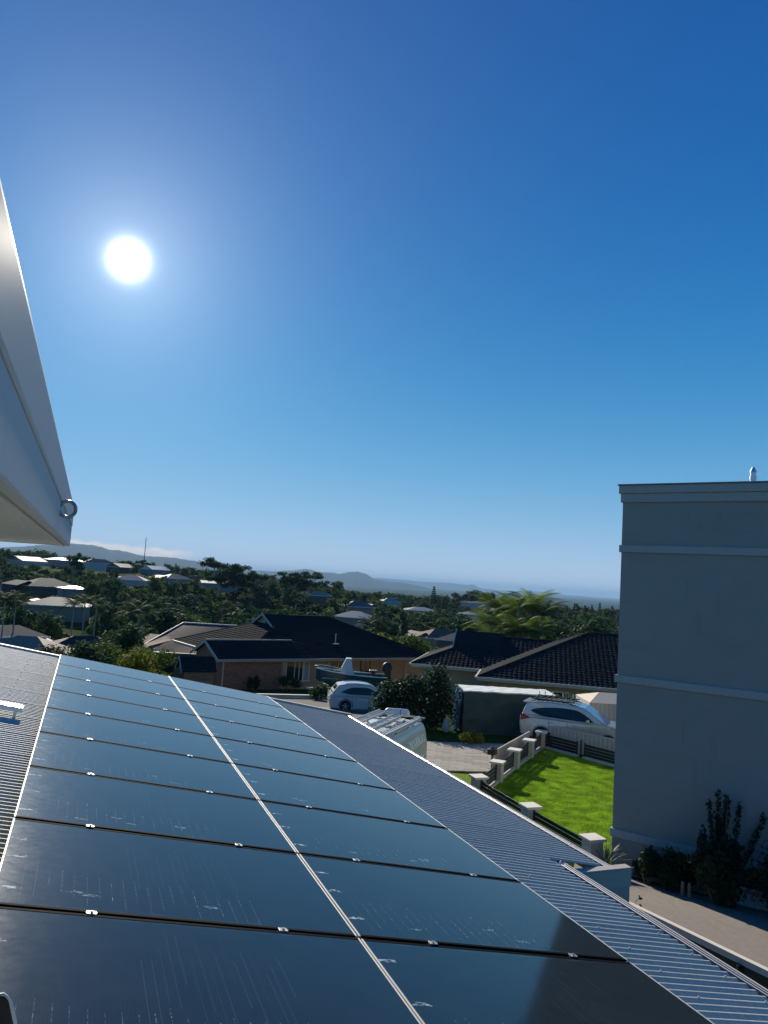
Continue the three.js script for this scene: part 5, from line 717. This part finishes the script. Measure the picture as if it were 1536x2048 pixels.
// --- dense trees at right, against the tall building
[[12.9, 74, 8.2, 1.0, 0], [14.2, 78, 9.6, 1.05, 1], [15.6, 76, 10.2, 1.1, 0], [17.0, 74, 9.6, 1.05, 1], [18.4, 76, 9.4, 1.0, 0], [10.2, 72, 6.2, 1.0, 1], [15.0, 62, 5.6, 0.8, 1], [17.2, 61, 6.0, 0.85, 0]].forEach(([az, D, h, w, k], i) => addTree(nearB[k], 'dense_tree', ['dense dark tree just right of the palms', 'dense tree second right of the palms', 'tallest dense tree between palms and tall building', 'dense tree touching the tall building edge', 'dense tree mostly hidden behind the tall building', 'dense dark tree behind the palm clump', 'lower olive tree behind the dark roof ridge', 'lower olive tree behind the roof beside the tall building'][i], ...AZ(az, D), h, w, i > 5 ? 3 : 1, 0, 'dense trees behind the dark tiled house'));
// --- olive trees above the brick house
[[-1.4, 92, 8.4, 0.8, 0, 2], [0.2, 88, 8.2, 0.85, 1, 4], [1.5, 93, 9.2, 0.9, 0, 2], [2.9, 90, 8.6, 0.85, 1, 2], [3.4, 80, 5.2, 0.7, 0, 4]].forEach(([az, D, h, w, k, m], i) => addTree(nearB[k], 'olive_tree', ['olive-green tree at the left of the row above the brick house roof', 'yellowish tree second in the row above the brick house roof', 'tall olive tree in the middle of the row above the brick house roof', 'olive tree at the right of the row above the brick house roof', 'small yellow-green tree beside the gablet'][i], ...AZ(az, D), h, w, m, 0, 'trees above the brick house roof'));
// --- garden trees beyond the far edge of our roof
[[-21.9, 50, 3.6, 0.42, 0, 3], [-20.4, 47, 4.0, 0.5, 1, 1], [-19.2, 50, 4.6, 0.5, 0, 2], [-17.8, 46, 3.6, 0.48, 1, 4], [-16.9, 52, 4.2, 0.45, 0, 2], [-23.4, 58, 3.4, 0.5, 1, 5], [-25.6, 62, 3.4, 0.5, 0, 1], [-18.6, 60, 5.4, 0.6, 1, 1]].forEach(([az, D, h, w, k, m], i) => addTree(nearB[k], 'garden_tree', ['greyish garden tree behind the far left panel corner', 'dark garden tree just right of the far panel corner', 'green garden tree behind the far panel edge', 'yellow-green garden tree behind the far panel edge', 'garden tree left of the grey metal-roofed house', 'dark bushy tree before the nearest tan house', 'bushy tree before the tan house at the left frame edge', 'taller garden tree behind the yellow-green one'][i], ...AZ(az, D), h, w, m, 0, 'garden trees beyond the steel roof'));
palm('frangipani_palm', 'small yellow palm in front of the grey metal-roofed house', ...AZ(-15.8, 44), 0.15, 0.45, 4);
// --- named skyline trees
addTree(nearG[0], 'gum_tree', 'lone straggly gum tree on the left ridge beside the eave tip', ...AZ(-22.2, 290), 14.5, 1.0, 1, 1);
[[-12.0, 255, 16.5, 1.55, 0, 'tall gum at the left of the skyline group'], [-11.0, 258, 14.5, 1.5, 1, 'broad gum in the middle of the skyline group'], [-9.6, 250, 12.5, 1.4, 0, 'lower gum at the right of the skyline group'], [-6.6, 262, 12.8, 1.4, 1, 'left of the two round gums above the brick house'], [-5.6, 265, 12.4, 1.4, 0, 'right of the two round gums above the brick house']].forEach(([az, D, h, w, k, l]) => addTree(nearG[k], 'gum_tree', l, ...AZ(az, D), h, w, 1, 1, 'gum trees on the skyline'));
addTree(farP, 'norfolk_pine', 'single pointed pine on the skyline right of the peak', ...AZ(4.2, 420), 12.5, 1.1, 5, 0);
[[6.1, 470, 11, 1.6, 0], [7.2, 478, 13.2, 1.9, 1], [8.3, 475, 11.5, 1.7, 2], [9.4, 470, 9.5, 1.5, 3]].forEach(([az, D, h, w, k], i) => addTree(farB[k], 'knoll_tree', ['leftmost tree of the dark knoll on the right skyline', 'highest tree of the dark knoll on the right skyline', 'tree right of the highest one on the dark knoll', 'rightmost tree of the dark knoll on the right skyline'][i], ...AZ(az, D), h, w, 5, 0, 'trees on the skyline knoll'));
for (let i = 0; i < 14; i++) addTree(farP, 'conifer', `${['first', 'second', 'third', 'fourth', 'fifth', 'sixth', 'seventh', 'eighth', 'ninth', 'tenth', 'eleventh', 'twelfth', 'thirteenth', 'fourteenth'][i]} small pointed skyline conifer, counted rightwards from the palms`, ...AZ(10.4 + i * 0.62 + rr(-.15, .15), rr(330, 380)), rr(7, 10.5), rr(0.6, 0.9), 5, 0, 'conifers along the right skyline');
palm('valley_palm', 'shaggy palm in the valley above the grey metal roof', ...AZ(-17.6, 92), 1.2, 1.2, 1); palm('valley_palm', 'tall thin palm at the left frame edge above the tan roofs', ...AZ(-26.4, 112), 1.0, 1.1, 1); palm('valley_palm', 'second thin palm at the left frame edge', ...AZ(-25.7, 116), 0.8, 1.1, 1); for (const [az, D, y, l] of [[-22.0, 128, 0.0, 'leftmost palm of the valley grove'], [-21.3, 125, 0.5, 'middle palm of the valley grove'], [-20.5, 130, 0.2, 'rightmost palm of the valley grove'], [-0.6, 128, -0.8, 'pale palm among the trees above the brick house']]) palm('valley_palm', l, ...AZ(az, D), y, 1.1, 3, 'palms in the valley');
// --- hillside trees, one by one, keeping the listed houses in sight
{
  const SHORT = { two_storey: 'white two-storey house', gable_grey: 'dark gabled house', light_grey: 'light grey house', bright_gable: 'bright gable', blue_grey: 'blue-grey house', pale_tan: 'left-edge beige roof', dark_green: 'dark green roof', beige: 'long beige roof', tan_near: 'nearest tan roof', tan_back: 'rear tan roof', small: 'small pale shed', long_grey: 'long low house', tan_top: 'pale hip roof', mid_a: 'grey tiled roof', mid_b: 'light roof', white_metal: 'pale metal roof', white_far: 'long white house', brown_a: 'brown roof', brown_b: 'tan valley roof', long_white: 'long white row', white_ridge: 'white ridge roof', far_left: 'pale far gable', dark_roof: 'slate roof', mid_far: 'small far house', mid_far_b: 'far house under the hills', right_far: 'far house past the palms' };
  const r = rng32(900); let count = 0, tries = 0; const put = [];
  const houses = HILLS.map((h) => ({ az: Math.atan2(h[1], -h[2]) / D2R, D: Math.hypot(h[1], h[2]), half: Math.atan(h[4] / 2 / Math.hypot(h[1], h[2])) / D2R, el: Math.atan((h[3] - 1.3 - 6.5) / Math.hypot(h[1], h[2])) / D2R, x: h[1], z: h[2], w: h[4], short: SHORT[h[0]] }));
  while (count < 250 && tries++ < 20000) {
    const az = rr(-29, 19.5, r), D = 78 + 430 * Math.pow(r(), 1.25), [x, z] = AZ(az, D), g = gh(x, z), h = rr(5, 9.5, r) * (D > 300 ? 0.95 : 1), top = Math.atan((g + h - 6.5) / D) / D2R;
    if (Math.hypot(x + 18, z + 72) < 13 || (az > -13 && az < 19 && D < 84)) continue;
    let bad = false; for (const q of houses) { if (Math.hypot(x - q.x, z - q.z) < q.w * 0.62 + 2.5) { bad = true; break; } if (D < q.D && Math.abs(az - q.az) < q.half * 0.7 + 1.4 / D / D2R && top > q.el) { bad = true; break; } } if (bad) continue;
    const sky = az < -3 ? (az < -14 ? 0.75 : 0.15) : -0.7; if (top > sky + 0.1) continue;
    if (put.some((p) => Math.hypot(p[0] - x, p[1] - z) < 2.6)) continue; put.push([x, z]);
    const k = r(), kind = k < 0.66 ? 'broad' : k < 0.86 ? 'gum' : k < 0.95 ? 'slim' : 'pine', p = kind === 'broad' ? farB[Math.floor(r() * 4)] : kind === 'gum' ? farG[Math.floor(r() * 2)] : kind === 'slim' ? farS : farP;
    const nmK = { broad: 'round leafy tree', gum: 'open-crowned gum', slim: 'narrow upright tree', pine: 'pointed pine' }[kind], tone = Math.floor(r() * 4);
    let near = null, best = 1e9; for (const q of houses) { const e = Math.hypot((az - q.az) * D * D2R, (D - q.D) * 0.5); if (e < best) { best = e; near = q; } }
    const da = az - near.az, rel = Math.abs(da) > near.half ? (da < 0 ? 'left of' : 'right of') : D > near.D ? 'behind' : 'before';
    addTree(p, 'hillside_tree', `${h > 8 ? 'tall' : h > 6.5 ? 'middling' : 'low'} ${['mid-green', 'dark green', 'bright green', 'greyish'][tone]} ${nmK} ${D > near.D + 25 ? 'upslope ' : D < near.D - 25 ? 'downslope ' : ''}${rel} the ${near.short}`, x, z, h, rr(0.62, 0.95, r) * h / 7, tone, kind === 'gum' ? 1 : 0, 'trees on the wooded hillside', r() * 6.28); count++;
  }
  { // alike neighbours are told apart by their place
    const by = {}; for (const o of scene.children) if (o.name.startsWith('hillside_tree')) (by[o.userData.label] ??= []).push(o);
    for (const l in by) if (by[l].length > 1) { by[l].sort((a, b) => a.position.x / -a.position.z - b.position.x / -b.position.z); by[l].forEach((o, i) => { o.userData.label = (i === 0 ? 'leftmost ' : i === by[l].length - 1 ? 'rightmost ' : i === 1 ? 'second ' : 'third ') + l; }); }
  }
  // undergrowth and the far wood read as one mass
  const spots = []; const und = leafCloud([[0, 0.5, 0, 1, 0.7, 1], [0.8, 0.4, 0.5, 0.8, 0.5, 0.8], [-0.7, 0.6, -0.4, 0.8, 0.6, 0.7]], 240, 0.26, 905);
  let q = 0; while (spots.length < 3200 && q++ < 60000) { const az = rr(-30, 20, r), D = 66 + 560 * Math.pow(r(), 1.1), [x, z] = AZ(az, D); if (houses.some((h) => Math.hypot(x - h.x, z - h.z) < h.w * 0.7 + 1.5 || (D < h.D && h.D - D < 30 && Math.abs(az - h.az) < h.half))) continue; if (Math.hypot(x + 18, z + 72) < 12 || (az > -14 && D < 84)) continue; if (n2(x / 26, z / 26) < -0.55) continue; spots.push([x, z, D, 0]); }
  q = 0; while (spots.length < 5200 && q++ < 60000) { const az = rr(-32, 24, r), D = 500 + 1500 * Math.pow(r(), 1.6), [x, z] = AZ(az, D); spots.push([x, z, D, 1]); }
  const im = new THREE.InstancedMesh(und, leafM[0], spots.length), mm = new THREE.Matrix4(), qq = new THREE.Quaternion(), c = new THREE.Color(); im.name = nm('undergrowth'); tag(im, 'mass of shrubs and far woodland covering the hillside', 'undergrowth', null, 'stuff'); im.castShadow = im.receiveShadow = true;
  spots.forEach(([x, z, D, f], i) => { const s = (f ? 3.2 : 1.5) * (0.7 + 0.8 * r()); qq.setFromAxisAngle(new THREE.Vector3(0, 1, 0), r() * 6.28); mm.compose(new THREE.Vector3(x, gh(x, z) - 0.2, z), qq, new THREE.Vector3(s, s * (0.8 + 0.5 * r()), s)); im.setMatrixAt(i, mm); const k = 0.6 + 0.6 * r(); im.setColorAt(i, c.setRGB(k * (0.9 + 0.4 * r()), k, k * 0.9)); }); scene.add(im);
}
renderer.render(scene, camera);
